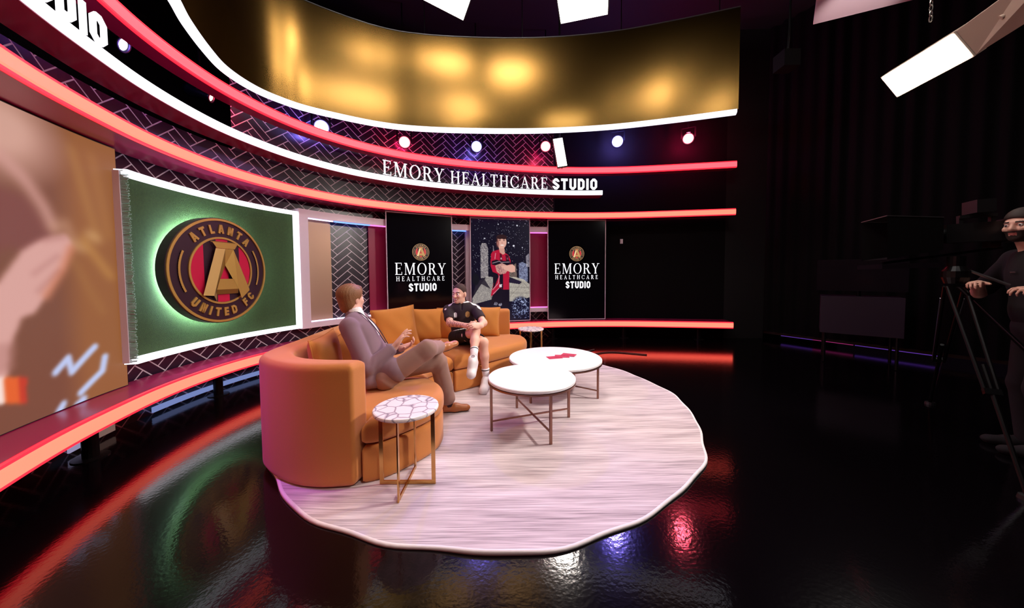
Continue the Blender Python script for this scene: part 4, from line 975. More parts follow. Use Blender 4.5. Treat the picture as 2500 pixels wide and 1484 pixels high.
def add_head(f, c, R, s=1., smile=False):
    q = lambda x, y, z: np.array(c)+(R.T @ np.array([x, y, z]))*s
    e = lambda p, r, k=.012, op='add': f.ell(q(*p), np.array(r)*s, R, k, op)
    e((0, -.014, .035), (.076, .096, .088), .02); e((0, .018, -.03), (.064, .074, .088), .03); e((0, .045, -.085), (.042, .042, .034), .03)
    e((0, .075, -.102), (.022, .018, .016), .02); e((0, .078, .022), (.05, .018, .012), .02)
    for x in (-1, 1):
        e((x*.038, .068, -.028), (.022, .02, .018), .025); e((x*.078, -.012, -.012), (.010, .021, .034), .006); e((x*.032, .096, .0), (.017, .016, .011), .012, 'cut')
    f.limb(q(0, .088, .012), q(0, .110, -.030), .009*s, .014*s, .012); e((.011, .098, -.034), (.009, .010, .008), .008); e((-.011, .098, -.034), (.009, .010, .008), .008)
    e((0, .090, -.058), (.024, .010, .006), .006); e((0, .089, -.070), (.021, .010, .007), .006); e((0, .102, -.0635), (.03 if smile else .022, .010, .0022), .003, 'cut')
    return q
def add_neck(f, base, c, R, s=1., r=.058):
    f.limb(base, np.array(c)+(R.T @ np.array([0, -.02, -.06]))*s, r*1.05, r*.95, .03)
def eyes(parent, q, R, s=1.):
    for x in (-1, 1):
        c = q(x*.032, .080, .0); b = MB(); b.lathe([(max(1e-4, .0125*s*math.sin(a)), .0125*s*-math.cos(a)) for a in np.linspace(0, PI, 9)], c, 14, axis=R[1], cap=False); e = b.build('eye', EYEW, parent, smooth=True)
        b = MB(); b.lathe([(1e-4, .0132*s), (.0035*s, .0128*s), (.0062*s, .0112*s), (.0064*s, .009*s)], c, 12, axis=R[1], cap=False); b.build('iris', IRIS, e, smooth=True)
def head_paint(q, R, s=1., brow=True, beard=False, smile=False):
    def fn(P, base=0):
        L = (P-q(0, 0, 0)) @ R.T/s; x, y, z = L.T; m = np.full(len(P), base); fr = y > .05
        m[fr & (np.abs(x) < (.031 if smile else .024)) & (np.abs(z+.0645) < .0105-.006*(np.abs(x)/.03)**2)] = 1
        if smile: m[fr & (np.abs(x) < .022) & (np.abs(z+.0635) < .0038)] = 3
        if brow: m[fr & (np.abs(np.abs(x)-.033) < .019) & (np.abs(z-.021-.004*np.cos((np.abs(x)-.03)*60)) < .0042)] = 2
        if beard: m[(y > .0) & (z < -.04-.02*np.clip((.08-y)/.05, 0, 1)*0) & (z > -.125) & ~((np.abs(x) < .02) & (np.abs(z+.0645) < .008)) & ((z < -.075) | (np.abs(x) > .02) | (z > -.056) & (z < -.044))] = 2
        return m
    return fn
def add_hand(f, w, d, n, side, curl=.35, s=1., spread=.12, thumb=.7, curls=None):
    """w wrist, d pointing direction, n back of the hand, side towards the thumb."""
    d, n = unit(d), np.array(n, float); n = unit(n-d*(n @ d)); sd = np.array(side, float); sd = unit(sd-d*(sd @ d)-n*(sd @ n)); R = np.array([d, sd, n]); w = np.array(w, float)
    f.ell(w+d*.05*s, np.array((.056, .042, .017))*s, R, .015); f.limb(w-d*.03, w+d*.03*s, .027*s, .024*s, .02, flat=(n, .8))
    for i, (o, L) in enumerate(((.031, .070), (.011, .080), (-.010, .075), (-.029, .058))):
        cu = curls[i] if curls else curl*(1+.15*i); p = w+d*(.088-.006*abs(i-1))*s+sd*o*s; a = cu*.5; dirn = unit(d+sd*spread*(1.5-i)*.5); rad = (.0090, .0092, .0088, .0078)[i]*s
        for seg, fr_ in enumerate((.45, .32, .25)):
            v = math.cos(a)*dirn-math.sin(a)*n; p2 = p+v*L*s*fr_; f.limb(p, p2, rad, rad*.9, .005); rad *= .92; p = p2; a += cu
    p = w+d*.022*s+sd*.026*s; v = unit(sd*thumb+d*.75-n*.3); f.limb(p, p+v*.042*s, .014*s, .0115*s, .010); p = p+v*.042*s; v = unit(v+d*.4-n*.1); f.limb(p, p+v*.032*s, .011*s, .009*s, .006)
def shoe_field(heel, toe, up, w=.046, h=.012, res=.005, trainer=False):
    heel, toe = np.array(heel, float), np.array(toe, float); d = unit(toe-heel); u = unit(np.array(up, float)-d*(np.array(up) @ d)); r = np.cross(d, u); L = np.linalg.norm(toe-heel)
    lo = np.minimum(heel, toe)-.16; hi = np.maximum(heel, toe)+.18; f = Field(lo, hi, res); R = np.array([d, r, u])
    f.limb(heel+d*.045+u*.045, heel+d*L*.5+u*.038, .043, .042, .03, flat=(r, .92)); f.limb(heel+d*L*.5+u*.034, toe-d*.045+u*.028, .044, .032, .03)
    f.ell(toe-d*.05+u*.03, (.05, .043 if trainer else .036, .028), R, .02); f.limb(heel+d*.06+u*.06, heel+d*.055+u*.11, .042, .040, .03)
    if trainer: f.ell(heel+d*.1+u*.07, (.09, .050, .056), R, .02); f.limb(heel+d*.045+u*.034, toe-d*.045+u*.032, .058, .052, .02); f.limb(heel+d*.05+u*.09, heel+d*.10+u*.10, .052, .046, .02)
    f.ell(heel+d*.055+u*.125, (.030, .028, .03), R, .008, 'cut')
    f.half(heel-u*.0, -u); return f, R, d, r, u, L
def shoe(name, heel, toe, up, m, ms, parent, trainer=False, label=None):
    f, R, d, r, u, L = shoe_field(heel, toe, up, trainer=trainer); heel = np.array(heel, float); th = .022 if trainer else .010
    def paint(P):
        z = (P-heel) @ u; m_ = np.zeros(len(P), int); m_[z < th] = 1; return m_
    o = paint_build(f, name, [m, ms], paint, parent)
    lb = MB()
    for i in range(5):
        c = heel+d*L*(.40+.05*i)+u*(.088-.008*i); lb.tube([c-r*.022-u*.006, c+u*.003, c+r*.022-u*.006], .0028, 5)
    lb.build('lace', WHITE if trainer else SOLE, o); return o

# ---- the man in the jacket
pel, neck = np.array((-1.14, 2.79, .57)), np.array((-1.37, 2.885, 1.03)); T = frame((.95, .22, .25), neck-pel)
hR, hL = np.array((-1.05, 2.68, .545)), np.array((-1.13, 2.88, .545)); kR, kL = np.array((-.725, 2.77, .765)), np.array((-.70, 3.06, .575)); aR, aL = np.array((-.70, 3.09, .715)), np.array((-.645, 3.245, .10))
sR, sL = np.array((-1.345, 2.685, .975)), np.array((-1.43, 3.07, .985)); eR, eL = np.array((-1.165, 2.60, .655)), np.array((-1.24, 3.12, .67)); wR, wL = np.array((-.995, 2.74, .79)), np.array((-1.0, 2.96, .735))
hd = np.array((-1.438, 2.94, 1.188)); HR = frame((.45, .89, .03), (-.06, .02, 1))
man = thing('person', 'seated person in a mauve grey jacket seen from behind, one leg crossed over the other', 'person', (-1.1, 2.9, .46), 'people in the studio')
f = Field((-1.65, 2.4, .0), (-.40, 3.5, 1.36), .0055)
q = add_head(f, hd, HR, .98); add_neck(f, neck, hd, HR, r=.056)
f.ell(pel+T[2]*.3, (.165, .10, .2), T); f.ell(pel+T[2]*.12, (.15, .11, .18), T); f.limb(sR, sL, .055, .055, .04)
f.limb(sR, eR, .05, .042, .03); f.limb(eR, wR, .042, .028, .02); f.limb(sL, eL, .05, .042, .03); f.limb(eL, wL, .042, .028, .02)
add_hand(f, wR, (.50, .22, .74), (-.55, -.35, .62), (-.3, .9, .1), curls=(.12, .32, .42, .5), s=1.16, spread=.16)
add_hand(f, wL, (.80, -.28, .36), (.1, .3, -.9), (.2, -.5, .7), .42, s=1.12)
for h, k_, a_ in ((hR, kR, aR), (hL, kL, aL)): f.limb(h, k_, .07, .052, .04); f.limb(k_, a_, .05, .035, .03)
paint_build(f, 'body', [SKIN, LIP, BROW, TEETH], head_paint(q, HR, .98), man); eyes(man, q, HR, .98)
f = Field(hd-.16, hd+.17, .005)                                          # hair, swept back over the ears to the nape
f.ell(q(0, -.024, .044), (.096, .117, .096), HR); f.ell(q(0, -.058, -.035), (.076, .060, .098), HR, .035); f.limb(q(-.02, .06, .105), q(.05, .05, .095), .022, .018, .02)
f.half(q(0, .072, .055), HR.T @ np.array((0, .80, -.60))); f.half(q(0, -.06, -.115), HR.T @ np.array((0, .30, -.95)))
f.wrinkle(q(0, -.03, .03), .17, HR[0]+.25*HR[1], 300, .0028, 1.)
f.build('hair', HAIRB, man)
f = Field((-1.68, 2.40, .42), (-.85, 3.35, 1.12), .006)                 # jacket
f.ell(pel+T[2]*.33-T[1]*.02, (.190, .138, .21), T, .03); f.ell(pel+T[2]*.15-T[1]*.02, (.182, .145, .2), T, .04); f.ell(pel+T[2]*.02-T[1]*.03, (.192, .150, .12), T, .04)
f.limb(sR, sL, .068, .068, .04); f.limb(neck-T[2]*.01, (sR+neck)/2, .062, .07, .04); f.limb(neck-T[2]*.01, (sL+neck)/2, .062, .07, .04)
f.limb(neck-T[1]*.03-T[2]*.02, neck-T[1]*.03+T[2]*.035, .06, .056, .02)
for a, b_, c_ in ((sR, eR, wR), (sL, eL, wL)):
    f.limb(a, b_, .076, .064, .010); f.limb(b_, b_+(c_-b_)*.86, .064, .050, .010)
    f.wrinkle(b_, .13, unit(c_-a+np.array((0, .1, .1))), 80, .0035, 2.); f.wrinkle(a, .14, unit(b_-a+np.array((.1, 0, 0))), 60, .003, .6)
f.limb(pel+np.array((.1, -.1, -.04)), pel+np.array((-.02, -.17, -.03)), .06, .06, .04); f.limb(pel+np.array((0, -.05, .02)), hR+(kR-hR)*.22+np.array((0, 0, .01)), .11, .105, .03)
f.wrinkle(pel+T[2]*.12, .22, T[2]+.5*T[0], 50, .003, .3)
f.limb(neck+T[1]*.10+T[0]*.015+T[2]*.05, pel+T[2]*.16+T[1]*.195+T[0]*.01, .082, .040, .008, 'cut'); f.limb(neck+T[2]*.03+T[1]*.02, neck+T[2]*.14+T[1]*.0, .058, .06, .006, 'cut')
for b_, c_ in ((eR, wR), (eL, wL)): f.limb(b_+(c_-b_)*.84, c_+(c_-b_)*.3, .038, .038, .004, 'cut')
f.build('jacket', JACK, man)
f = Field((-1.62, 2.5, .5), (-.95, 3.3, 1.14), .006)                     # white shirt showing in the opening and at the collar
f.ell(pel+T[2]*.33, (.172, .112, .19), T, .03); f.ell(pel+T[2]*.15, (.16, .12, .18), T, .03); f.limb(neck-T[2]*.02, neck+T[2]*.045, .064, .063, .02); f.limb(neck+T[2]*.04, neck+T[2]*.10, .052, .052, .004, 'cut')
f.build('shirt', SHIRT, man)
lp = MB()                                                               # dark piped lapel edge and cuff buttons
for sgn in (1, -1):
    lp.tube(catmull([neck+T[0]*.055*sgn+T[2]*.045-T[1]*.0, neck+T[0]*.088*sgn+T[1]*.065-T[2]*.02, pel+T[2]*.36+T[0]*.080*sgn+T[1]*.112, pel+T[2]*.2+T[0]*.045*sgn+T[1]*.138], 6), .004, 5)
lp.build('lapel_edge', mat('dark piping', (52, 36, 46), .8), man)
bt = MB(); ax = unit(wR-eR); sd = unit(np.cross(ax, (0, 0, 1)))
for i in range(4): bt.lathe([(.0001, -.003), (.006, -.003), (.006, .003), (.0001, .003)], wR-ax*(.05+.016*i)+sd*.046-np.array((0, 0, .014)), 10, axis=sd, cap=False)
bt.build('cuff_button', SOLE, man)
f = Field((-1.42, 2.42, .05), (-.45, 3.45, .90), .006)                  # trousers
f.ell(pel-np.array((0, 0, .02)), (.17, .13, .11), T, .04)
f.limb(hR, kR, .098, .078, .05); f.limb(kR, aR, .078, .060, .03); f.limb(hL, kL, .096, .076, .05); f.limb(kL, aL+np.array((-.005, -.01, .06)), .074, .074, .03)
f.limb(kL, kL*.4+aL*.6, .070, .076, .03)
f.wrinkle(kR, .14, unit(aR-hR+np.array((.2, 0, .3))), 70, .0025, .4); f.wrinkle(hR+(kR-hR)*.1, .17, unit(kR-hR+np.array((0, .3, .4))), 75, .003, 1.5); f.wrinkle(kL, .14, unit(aL-hL), 70, .0025, 2.4)
f.limb(aL+np.array((0, 0, .07)), aL-np.array((0, 0, .12)), .060, .060, .004, 'cut'); f.limb(aR*.96+kR*.04, aR+(aR-kR)*.3, .048, .048, .004, 'cut')
f.build('trousers', TROU, man)
for a_, b_ in ((aL+np.array((-.0, -.005, .09)), aL-np.array((0, -.0, .02))), (aR-(aR-kR)*.25, aR+(aR-kR)*.05)):
    q_ = MB(); q_.tube([a_, (a_+b_)/2, b_], [.045, .042, .040], 16); q_.build('sock', SOCKD, man, smooth=True)
shoe('shoe', (-.725, 3.235, SL+.004), (-.435, 3.295, SL+.004), (0, 0, 1), TAN, SOLE, man)
shoe('shoe', aR+np.array((-.03, .005, -.085)), aR+np.array((.155, .205, -.03)), (-.2, -.12, .95), TAN, SOLE, man)

# ---- the man in the black polo and shorts
pel, neck = np.array((-.665, 4.44, .57)), np.array((-.675, 4.40, 1.0)); T = frame((.08, -1, 0), neck-pel)
hR, hL = np.array((-.765, 4.38, .555)), np.array((-.565, 4.41, .555)); kR, kL = np.array((-.455, 4.0, .69)), np.array((-.355, 3.99, .565)); aR, aL = np.array((-.44, 3.70, .46)), np.array((-.325, 3.97, .13))
sR, sL = np.array((-.855, 4.37, .925)), np.array((-.495, 4.39, .93)); eR, eL = np.array((-.80, 4.18, .775)), np.array((-.37, 4.20, .775)); wR, wL = np.array((-.545, 4.02, .765)), np.array((-.40, 3.99, .77))
hd = np.array((-.705, 4.385, 1.145)); HR = frame((-.42, -.90, -.02), (.0, -.06, 1)); s = 1.05
ply = thing('person', 'seated smiling person in a black polo shirt and shorts clasping a raised knee', 'person', (-.6, 4.2, .46), 'people in the studio')
f = Field((-1.0, 3.5, .05), (-.15, 4.68, 1.34), .005)
q = add_head(f, hd, HR, s, True); add_neck(f, neck-np.array((0, 0, .02)), hd, HR, s, .058)
f.ell(pel+T[2]*.27, (.155, .095, .19), T); f.ell(pel+T[2]*.08, (.14, .10, .16), T); f.limb(sR, sL, .052, .052, .04)
f.limb(sR, eR, .055, .045, .03); f.limb(eR, wR, .046, .029, .02); f.limb(sL, eL, .055, .045, .03); f.limb(eL, wL, .046, .029, .02)
add_hand(f, wR, (.95, -.28, .10), (.1, -.75, .62), (.1, .3, .9), .45, s=1.1); add_hand(f, wL, (-.72, -.55, .12), (.05, -.72, .66), (.2, .2, .9), .5, s=1.1)
for h, k_, a_ in ((hR, kR, aR), (hL, kL, aL)):
    f.limb(h, k_, .080, .058, .04); f.limb(k_, k_*.62+a_*.38, .056, .052, .03); f.limb(k_*.62+a_*.38, a_, .052, .036, .03)
hp_ = head_paint(q, HR, s, True, False, True)
def pfn(P):
    m = hp_(P); ink = (segd(P, eR, eR+(wR-eR)*.7) < .06) | (segd(P, kR+(aR-kR)*.25, kR+(aR-kR)*.6) < .012) | (segd(P, sR+(eR-sR)*.7, eR) < .06)
    pat = np.sin(P[:, 0]*170+2*np.sin(P[:, 2]*120))*np.sin(P[:, 2]*190+P[:, 1]*90) > .1
    m[ink & pat] = 4; return m
paint_build(f, 'body', [SKIN, LIP, BROW, TEETH, SKIN_T], pfn, ply); eyes(ply, q, HR, s)
f = Field(hd-.16, hd+.17, .005); f.ell(q(0, -.015, .036), np.array((.0785, .0985, .0925))*s, HR); f.half(q(0, .070, .080), HR.T @ np.array((0, .80, -.60))); f.half(q(0, 0, -.045), HR.T @ np.array((0, .2, -.98))); f.build('hair', mat('cropped dark hair', (58, 34, 32), .8, noise=(120, .3)), ply)
f = Field((-1.02, 4.1, .45), (-.30, 4.66, 1.10), .005)                   # polo shirt
f.ell(pel+T[2]*.28, (.175, .115, .19), T, .03); f.ell(pel+T[2]*.10, (.165, .122, .18), T, .04); f.limb(sR, sL, .064, .064, .04); f.limb(neck, (sR+neck)/2, .058, .064, .04); f.limb(neck, (sL+neck)/2, .058, .064, .04)
for a, b_ in ((sR, eR), (sL, eL)): f.limb(a, a+(b_-a)*.62, .068, .066, .03); f.limb(a+(b_-a)*.60, a+(b_-a)*1.2, .055, .055, .004, 'cut'); f.wrinkle(a, .12, unit(b_-a), 80, .003, .5)
f.limb(neck-np.array((0, 0, .01)), neck+T[2]*.05+T[1]*.005, .066, .060, .02); f.limb(neck+T[2]*.01, neck+T[2]*.12+T[1]*.03, .054, .058, .004, 'cut'); f.limb(neck+T[1]*.075+T[2]*.06, neck+T[1]*.10-T[2]*.055, .028, .010, .004, 'cut')
f.wrinkle(pel+T[2]*.15, .22, T[2]+.4*T[0], 70, .004, .9)
cR, cL = pel+T[2]*.31+T[0]*.085+T[1]*.10, pel+T[2]*.31-T[0]*.075+T[1]*.105
def pol(P):
    L = (P-neck) @ T.T; m = np.zeros(len(P), int)
    for a, b_ in ((sR, eR), (sL, eL)):
        top = neck*.3+a*.7+np.array((0, 0, .055)); m[(segd(P, top, a+(b_-a)*.28+np.array((0, 0, .05))+T[0]*(.03 if a is sR else -.03)) < .027) & (P[:, 2] > a[2]-.03)] = 1
    m[(np.abs(L[:, 2]-.035) < .007) & (L[:, 1] > -.02) & (np.abs(L[:, 0]) > .02)] = 1
    m[(segd(P, cR-T[2]*.015, cR+T[2]*.012) < .022)] = 1; m[segd(P, cL-T[2]*.012, cL+T[2]*.012) < .028] = 2
    m[(segd(P, pel+T[0]*.16+T[2]*.02+T[1]*.05, pel+T[0]*.18+T[2]*.16+T[1]*.02) < .013)] = 1
    return m
paint_build(f, 'polo_shirt', [POLO, WHITE, BADGE], pol, ply)
f = Field((-.95, 3.9, .42), (-.25, 4.66, .80), .005)                    # shorts
f.ell(pel-np.array((0, 0, .03)), (.165, .13, .10), T, .04); f.limb(hR, hR+(kR-hR)*.66, .098, .086, .04); f.limb(hL, hL+(kL-hL)*.66, .096, .086, .04)
for h, k_ in ((hR, kR), (hL, kL)): f.limb(h+(k_-h)*.63, k_, .074, .07, .004, 'cut'); f.wrinkle(h+(k_-h)*.4, .15, unit(k_-h), 80, .004, 1.)
def sh(P):
    m = np.zeros(len(P), int); o = np.array((-.03, -.02, .07)); d_ = np.minimum(segd(P, hR+o+np.array((0, 0, .02)), hR+(kR-hR)*.75+o), segd(P, hR+(kR-hR)*.62+np.array((-.07, -.07, .02)), hR+(kR-hR)*.62+np.array((-.02, -.02, -.09))))
    m[d_ < .011] = 1; return m
paint_build(f, 'shorts', [BLACKC, WHITE], sh, ply)
for a_, k_ in ((aR, kR), (aL, kL)):
    ax = unit(k_-a_); b = MB(); b.tube([a_-ax*.03, a_+ax*.05, a_+ax*.115, a_+ax*.12], [.044, .043, .050, .046], 20); so_ = b.build('sock', WHITE, ply, smooth=True); b = MB(); b.tube([a_+ax*.094, a_+ax*.104], [.0492, .0500], 20); b.build('sock_stripe', BLACKC, so_)
shoe('trainer', (-.325, 4.01, SL+.003), (-.345, 3.715, SL+.003), (0, 0, 1), SHOEW, WHITE, ply, True)
shoe('trainer', aR+np.array((-.005, .055, -.075)), aR+np.array((-.015, -.175, -.205)), (0, -.5, .86), SHOEW, WHITE, ply, True)

# ---- the camera operator, in black at the right edge
op = thing('person', 'standing bearded camera operator dressed in black, at the right edge of the picture', 'person', (3.95, 2.45, 0), 'people in the studio')
hd = np.array((3.87, 2.50, 1.745)); HR = frame((-.97, -.12, -.05), (-.03, 0, 1)); neck = np.array((3.93, 2.48, 1.56)); pel = np.array((3.97, 2.44, .98)); T = frame((-.8, .55, 0), neck-pel)
sR, sL = neck+T[0]*.19-T[2]*.06, neck-T[0]*.19-T[2]*.06; wR, wL = np.array((3.92, 2.66, 1.31)), np.array((3.72, 2.24, 1.26))
wR, wL = np.array((3.66, 2.57, 1.30)), np.array((3.80, 2.36, 1.27)); eR, eL = np.array((3.88, 2.72, 1.22)), np.array((3.98, 2.22, 1.20))
sR, sL = (sR, sL) if np.linalg.norm(sR-eR) < np.linalg.norm(sL-eR) else (sL, sR)
f = Field((3.5, 2.05, .9), (4.3, 2.95, 1.9), .006)
q = add_head(f, hd, HR); add_neck(f, neck, hd, HR); f.limb(sR, sL, .055, .055, .04); f.ell(pel+T[2]*.35, (.16, .1, .25), T)
f.limb(sR, eR, .05, .042, .03); f.limb(eR, wR, .042, .028, .02); f.limb(sL, eL, .05, .042, .03); f.limb(eL, wL, .042, .028, .02)
add_hand(f, wR, (-.75, -.3, .1), (-.2, .1, .95), (.2, -.9, .1), .6); add_hand(f, wL, (-.9, .2, .0), (-.1, -.2, .95), (.1, .9, .1), .6)
paint_build(f, 'body', [SKIN, LIP, BROW, TEETH], head_paint(q, HR, 1., True, True), op); eyes(op, q, HR)
f = Field(hd-.17, hd+.19, .006); f.ell(q(0, -.014, .045), (.082, .104, .092), HR); f.half(q(0, .085, .055), HR.T @ np.array((0, .35, -.93))); f.build('hair', BROW, op)
f = Field((3.55, 2.0, .0), (4.35, 3.0, 1.62), .009)
f.ell(pel+T[2]*.36, (.19, .125, .24), T, .03); f.ell(pel+T[2]*.12, (.175, .13, .2), T, .04); f.limb(sR, sL, .066, .066, .04); f.limb(sR, eR*.85+sR*.15, .068, .064, .03); f.limb(sL, eL*.85+sL*.15, .068, .064, .03)
f.limb(neck+T[2]*.0, neck+T[2]*.12, .052, .055, .004, 'cut'); f.half(pel-T[2]*.06, -T[2]); f.build('shirt', BLACKC, op)
f = Field((3.6, 2.0, .0), (4.4, 2.9, 1.16), .009)
f.ell(pel, (.17, .125, .13), T, .03)
for sgn in (1, -1):
    h_ = pel+T[0]*.09*sgn-T[2]*.04; k_ = np.array((h_[0]-.03, h_[1]+.02, .52)); a_ = np.array((h_[0]+.01, h_[1], .09)); f.limb(h_, k_, .092, .07, .04); f.limb(k_, a_, .07, .062, .03)
f.build('trousers', BLACKC, op)
for sgn in (1, -1):
    h_ = pel+T[0]*.10*sgn; hh = np.array((h_[0]+.06, h_[1]-.03, .003)); shoe('shoe', hh, hh+np.array((-.24, .15, 0)), (0, 0, 1), BLACKC, SOLE, op)
tg = MB(); tg.obox(neck-T[2]*.16-T[0]*.06+T[1]*.125, T[0]*.03, T[1]*.002, T[2]*.006); tg.build('shirt_badge', M['grey'], op)
# ------------------------------------------------------------------ studio camera, prompter and tripod
cm = thing('video_camera', 'large dark studio camera with a prompter hood, at the right in front of the operator', 'video camera', (3.62, 2.66, 1.56))
cdir = unit((-.9, .43, -.03)); cs_ = unit(np.cross(cdir, (0, 0, 1))); cu = np.cross(cs_, cdir); cc = np.array((3.72, 2.66, 1.71))
b = MB(); b.obox(cc, cdir*.17, cs_*.055, cu*.075); b.obox(cc-cdir*.20, cdir*.05, cs_*.045, cu*.09); b.build('body', M['plastic_black'], cm)
b = MB(); b.tube([cc+cdir*.16, cc+cdir*.24, cc+cdir*.30], [.045, .05, .058], 20); b.build('lens', M['plastic_black'], cm, smooth=False)
b = MB(); b.obox(cc+cu*.13-cdir*.02, cdir*.1, cs_*.02, cu*.012); b.obox(cc+cu*.10+cdir*.07, cdir*.012, cs_*.015, cu*.03); b.obox(cc+cu*.10-cdir*.1, cdir*.012, cs_*.015, cu*.03); b.build('handle', M['plastic_black'], cm)
v0 = cc+cu*.20-cdir*.02-cs_*.02; b = MB(); b.obox(v0, cdir*.05, cs_*.075, cu*.05); vf = b.build('viewfinder', M['plastic_black'], cm)
b = MB(); b.obox(v0-cdir*.052+cs_*.0, cdir*.002, cs_*.05, cu*.035); b.build('viewfinder_screen', glow('viewfinder picture', (1., .62, .5), 2.2), cm)
b = MB(); b.lathe([(.0001, 0), (.026, 0), (.026, .004), (.0001, .004)], v0-cdir*.058, 18, axis=-cdir, cap=False); b.build('viewfinder_eyecup', M['plastic_black'], cm)
b = MB(); b.obox(cc-cdir*.02+cs_*.0575+cu*.02*0, cdir*.008, cs_*.003, cu*.02); b.build('tally_light', glow('yellow tally', (.8, .75, .05), .8), cm)
hc = cc+cdir*.42+cu*.0; hood = MB()
fw, bw = .20, .12
P4 = lambda d, w_, h0, h1: [hc+cdir*d+cs_*w_+cu*h1, hc+cdir*d-cs_*w_+cu*h1, hc+cdir*d-cs_*w_+cu*h0, hc+cdir*d+cs_*w_+cu*h0]
A4, B4 = P4(-.20, bw, -.13, .13), P4(.16, fw, -.19, .17); hood.add(A4+B4, [(0, 1, 5, 4), (1, 2, 6, 5), (2, 3, 7, 6), (3, 0, 4, 7), (0, 1, 2, 3)]); hood.build('prompter_hood', M['drape'], cm)
b = MB(); b.bar(A4[0], B4[0], .006, .006); b.bar(A4[1], B4[1], .006, .006); b.bar(B4[0], B4[1], .006, .006); b.build('hood_edge', M['grey'], cm)
b = MB(); b.obox(hc+cdir*.02-cu*.25, cdir*.17, cs_*.20, cu*.02); b.build('prompter_monitor', M['gloss_black'], cm)
b = MB(); b.bar(cc-cdir*.15-cu*.13, hc+cdir*.1-cu*.22, .03, .02); b.bar(cc-cu*.08-cdir*.1, cc-cu*.13-cdir*.1, .05, .08); b.build('rail', M['metal_black'], cm)
tp = thing('camera_tripod', 'black two stage tripod carrying the studio camera at the right', 'tripod', (3.62, 2.66, 0)); ap = np.array((3.60, 2.66, 1.30))
b = MB(); b.lathe([(.0001, 0), (.06, 0), (.075, .05), (.075, .1), (.05, .14), (.05, .22), (.0001, .22)], ap, 20, cap=False); b.build('head', M['metal_black'], tp)
b = MB(); b.tube([ap+np.array((.03, -.02, .12)), np.array((3.80, 2.50, 1.29))], .011, 8); b.build('pan_bar', M['grey'], tp)
for fx, fy in ((4.40, 3.40), (3.15, 1.95), (4.15, 2.0)):
    ft = np.array((fx, fy, .02)); d = ft-ap; sd = unit(np.cross(d, (0, 0, 1)))*.03; mid = ap+d*.58; b = MB()
    b.tube([ap+sd*1.6+d*.02, mid+sd], .012, 8); b.tube([ap-sd*1.6+d*.02, mid-sd], .012, 8); b.obox(mid, sd*1.3, unit(d)*.02, unit(np.cross(sd, d))*.015); b.tube([ap+d*.45, ft], .013, 8); lg = b.build('leg', M['metal_black'], tp)
    b = MB(); b.lathe([(.0001, 0), (.04, 0), (.035, .025), (.0001, .03)], (fx, fy, .0), 14, cap=False); b.build('foot', M['plastic_black'], lg)
    if fx > 4: b = MB(); b.tube([mid+sd*.6-unit(np.cross(sd, d))*.014, ft-d*.05+sd*.3], .003, 6); b.tube([ap+d*.1+sd*2., mid+sd*1.35], .003, 6); b.tube([ap+d*.1-sd*2., mid-sd*1.35], .003, 6); b.build('bright_trim', mat('bare metal edge', (190, 180, 190), .3, metal=1.), lg)
# dark equipment standing by the drape beyond the camera
eq = thing('equipment_rack', 'dark monitor cart standing in the gloom left of the studio camera', 'equipment cart', (5.3, 5.0, 0))
b = MB(); b.obox((5.3, 5.0, .75), (.32, -.28, 0), (.2, .22, 0), (0, 0, .28)); b.build('cabinet', mat('dim plum metal', (40, 26, 44), .5), eq); b = MB(); b.obox((5.25, 4.95, 1.35), (.36, -.31, 0), (.03, .034, 0), (0, 0, .24)); sc_ = b.build('monitor', M['gloss_black'], eq)
b = MB()
for i, j in ((-1, -1), (1, -1), (-1, 1), (1, 1)):
    c = np.array((5.3, 5.0, 0))+i*np.array((.28, -.245, 0))+j*np.array((.16, .18, 0)); b = MB(); b.tube([c+np.array((0, 0, .01)), c+np.array((0, 0, .48))], .018, 8); b.build('leg', M['metal_black'], eq)
b = MB(); b.tube([(5.28, 4.98, 1.0), (5.25, 4.96, 1.2)], .025, 8); b.build('stand', M['metal_black'], eq)
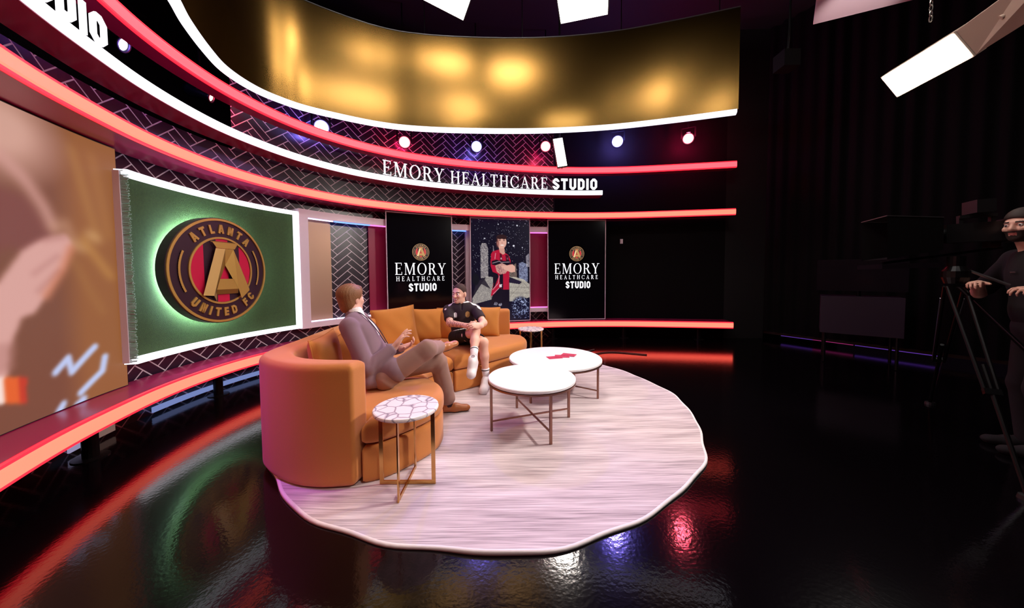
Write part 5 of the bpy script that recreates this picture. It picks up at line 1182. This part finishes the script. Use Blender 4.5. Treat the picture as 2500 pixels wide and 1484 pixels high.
# ------------------------------------------------------------------ studio lighting
KEY = (1., .90, .82)
def area(name, loc, aim, size, energy, color, spread=110):
    l = bpy.data.lights.new(name, 'AREA'); l.shape = 'RECTANGLE'; l.size, l.size_y = size; l.energy = energy; l.color = color; l.spread = math.radians(spread)
    o = bpy.data.objects.new(name, l); COL.objects.link(o); o.location = loc; o.rotation_euler = (Vector(aim)-Vector(loc)).to_track_quat('-Z', 'Y').to_euler(); return o
def behind(c, n, d): return tuple(np.array(c)+np.array(n)*d)
area('panel_beam', behind(pcC, nC, .03), (-.5, 3.3, .4), (.6, .24), 60, KEY, 100)
area('panel_beam', (.85, 5.6, 3.5), (-.6, 4.0, .6), (.45, .15), 14, KEY, 90)

area('added_front_fill', (2.0, -.9, 4.7), (-.85, 2.2, .4), (.6, .4), 7, KEY, 50)  # unseen fill added behind the camera to brighten the near sofa front
spot('side_wash', (-2.4, 1.55, 3.3), (-1.75, 2.35, .3), 85., (1., .02, .26), 36, .8, .12)
spot('side_wash', (-2.3, 1.35, 3.2), (-1.8, 2.3, .2), 190., (.26, .02, 1.), 30, .8, .12)

# ------------------------------------------------------------------ camera
f_px, hor, roll, Hc = 800., 669., -.0065, 1.4
pitch = math.atan((703-hor)/f_px); cr_, sr_, cp_, sp_ = math.cos(roll), math.sin(roll), math.cos(pitch), math.sin(pitch)
cam = bpy.data.cameras.new('camera'); co_ = bpy.data.objects.new('camera', cam); COL.objects.link(co_)
right, up, fwd = Vector((cr_, sr_*sp_, sr_*cp_)), Vector((-sr_, cr_*sp_, cr_*cp_)), Vector((0, cp_, -sp_))
co_.matrix_world = Matrix(((right.x, up.x, -fwd.x, 0), (right.y, up.y, -fwd.y, 0), (right.z, up.z, -fwd.z, Hc), (0, 0, 0, 1)))
cam.sensor_fit = 'HORIZONTAL'; cam.sensor_width = 36; cam.lens = f_px/2500*36; cam.shift_x = 0; cam.shift_y = -(742-703)/2500; cam.clip_start = .05
SC.camera = co_
w = bpy.data.worlds.new('studio dark'); SC.world = w; w.use_nodes = True; w.node_tree.nodes['Background'].inputs[0].default_value = (.004, .002, .004, 1)
vs = SC.view_settings; vs.view_transform = 'Standard'; vs.look = 'None'; vs.exposure = 0.0; vs.gamma = 1.0; vs.use_curve_mapping = False
SC.cycles.sample_clamp_indirect = 6.0
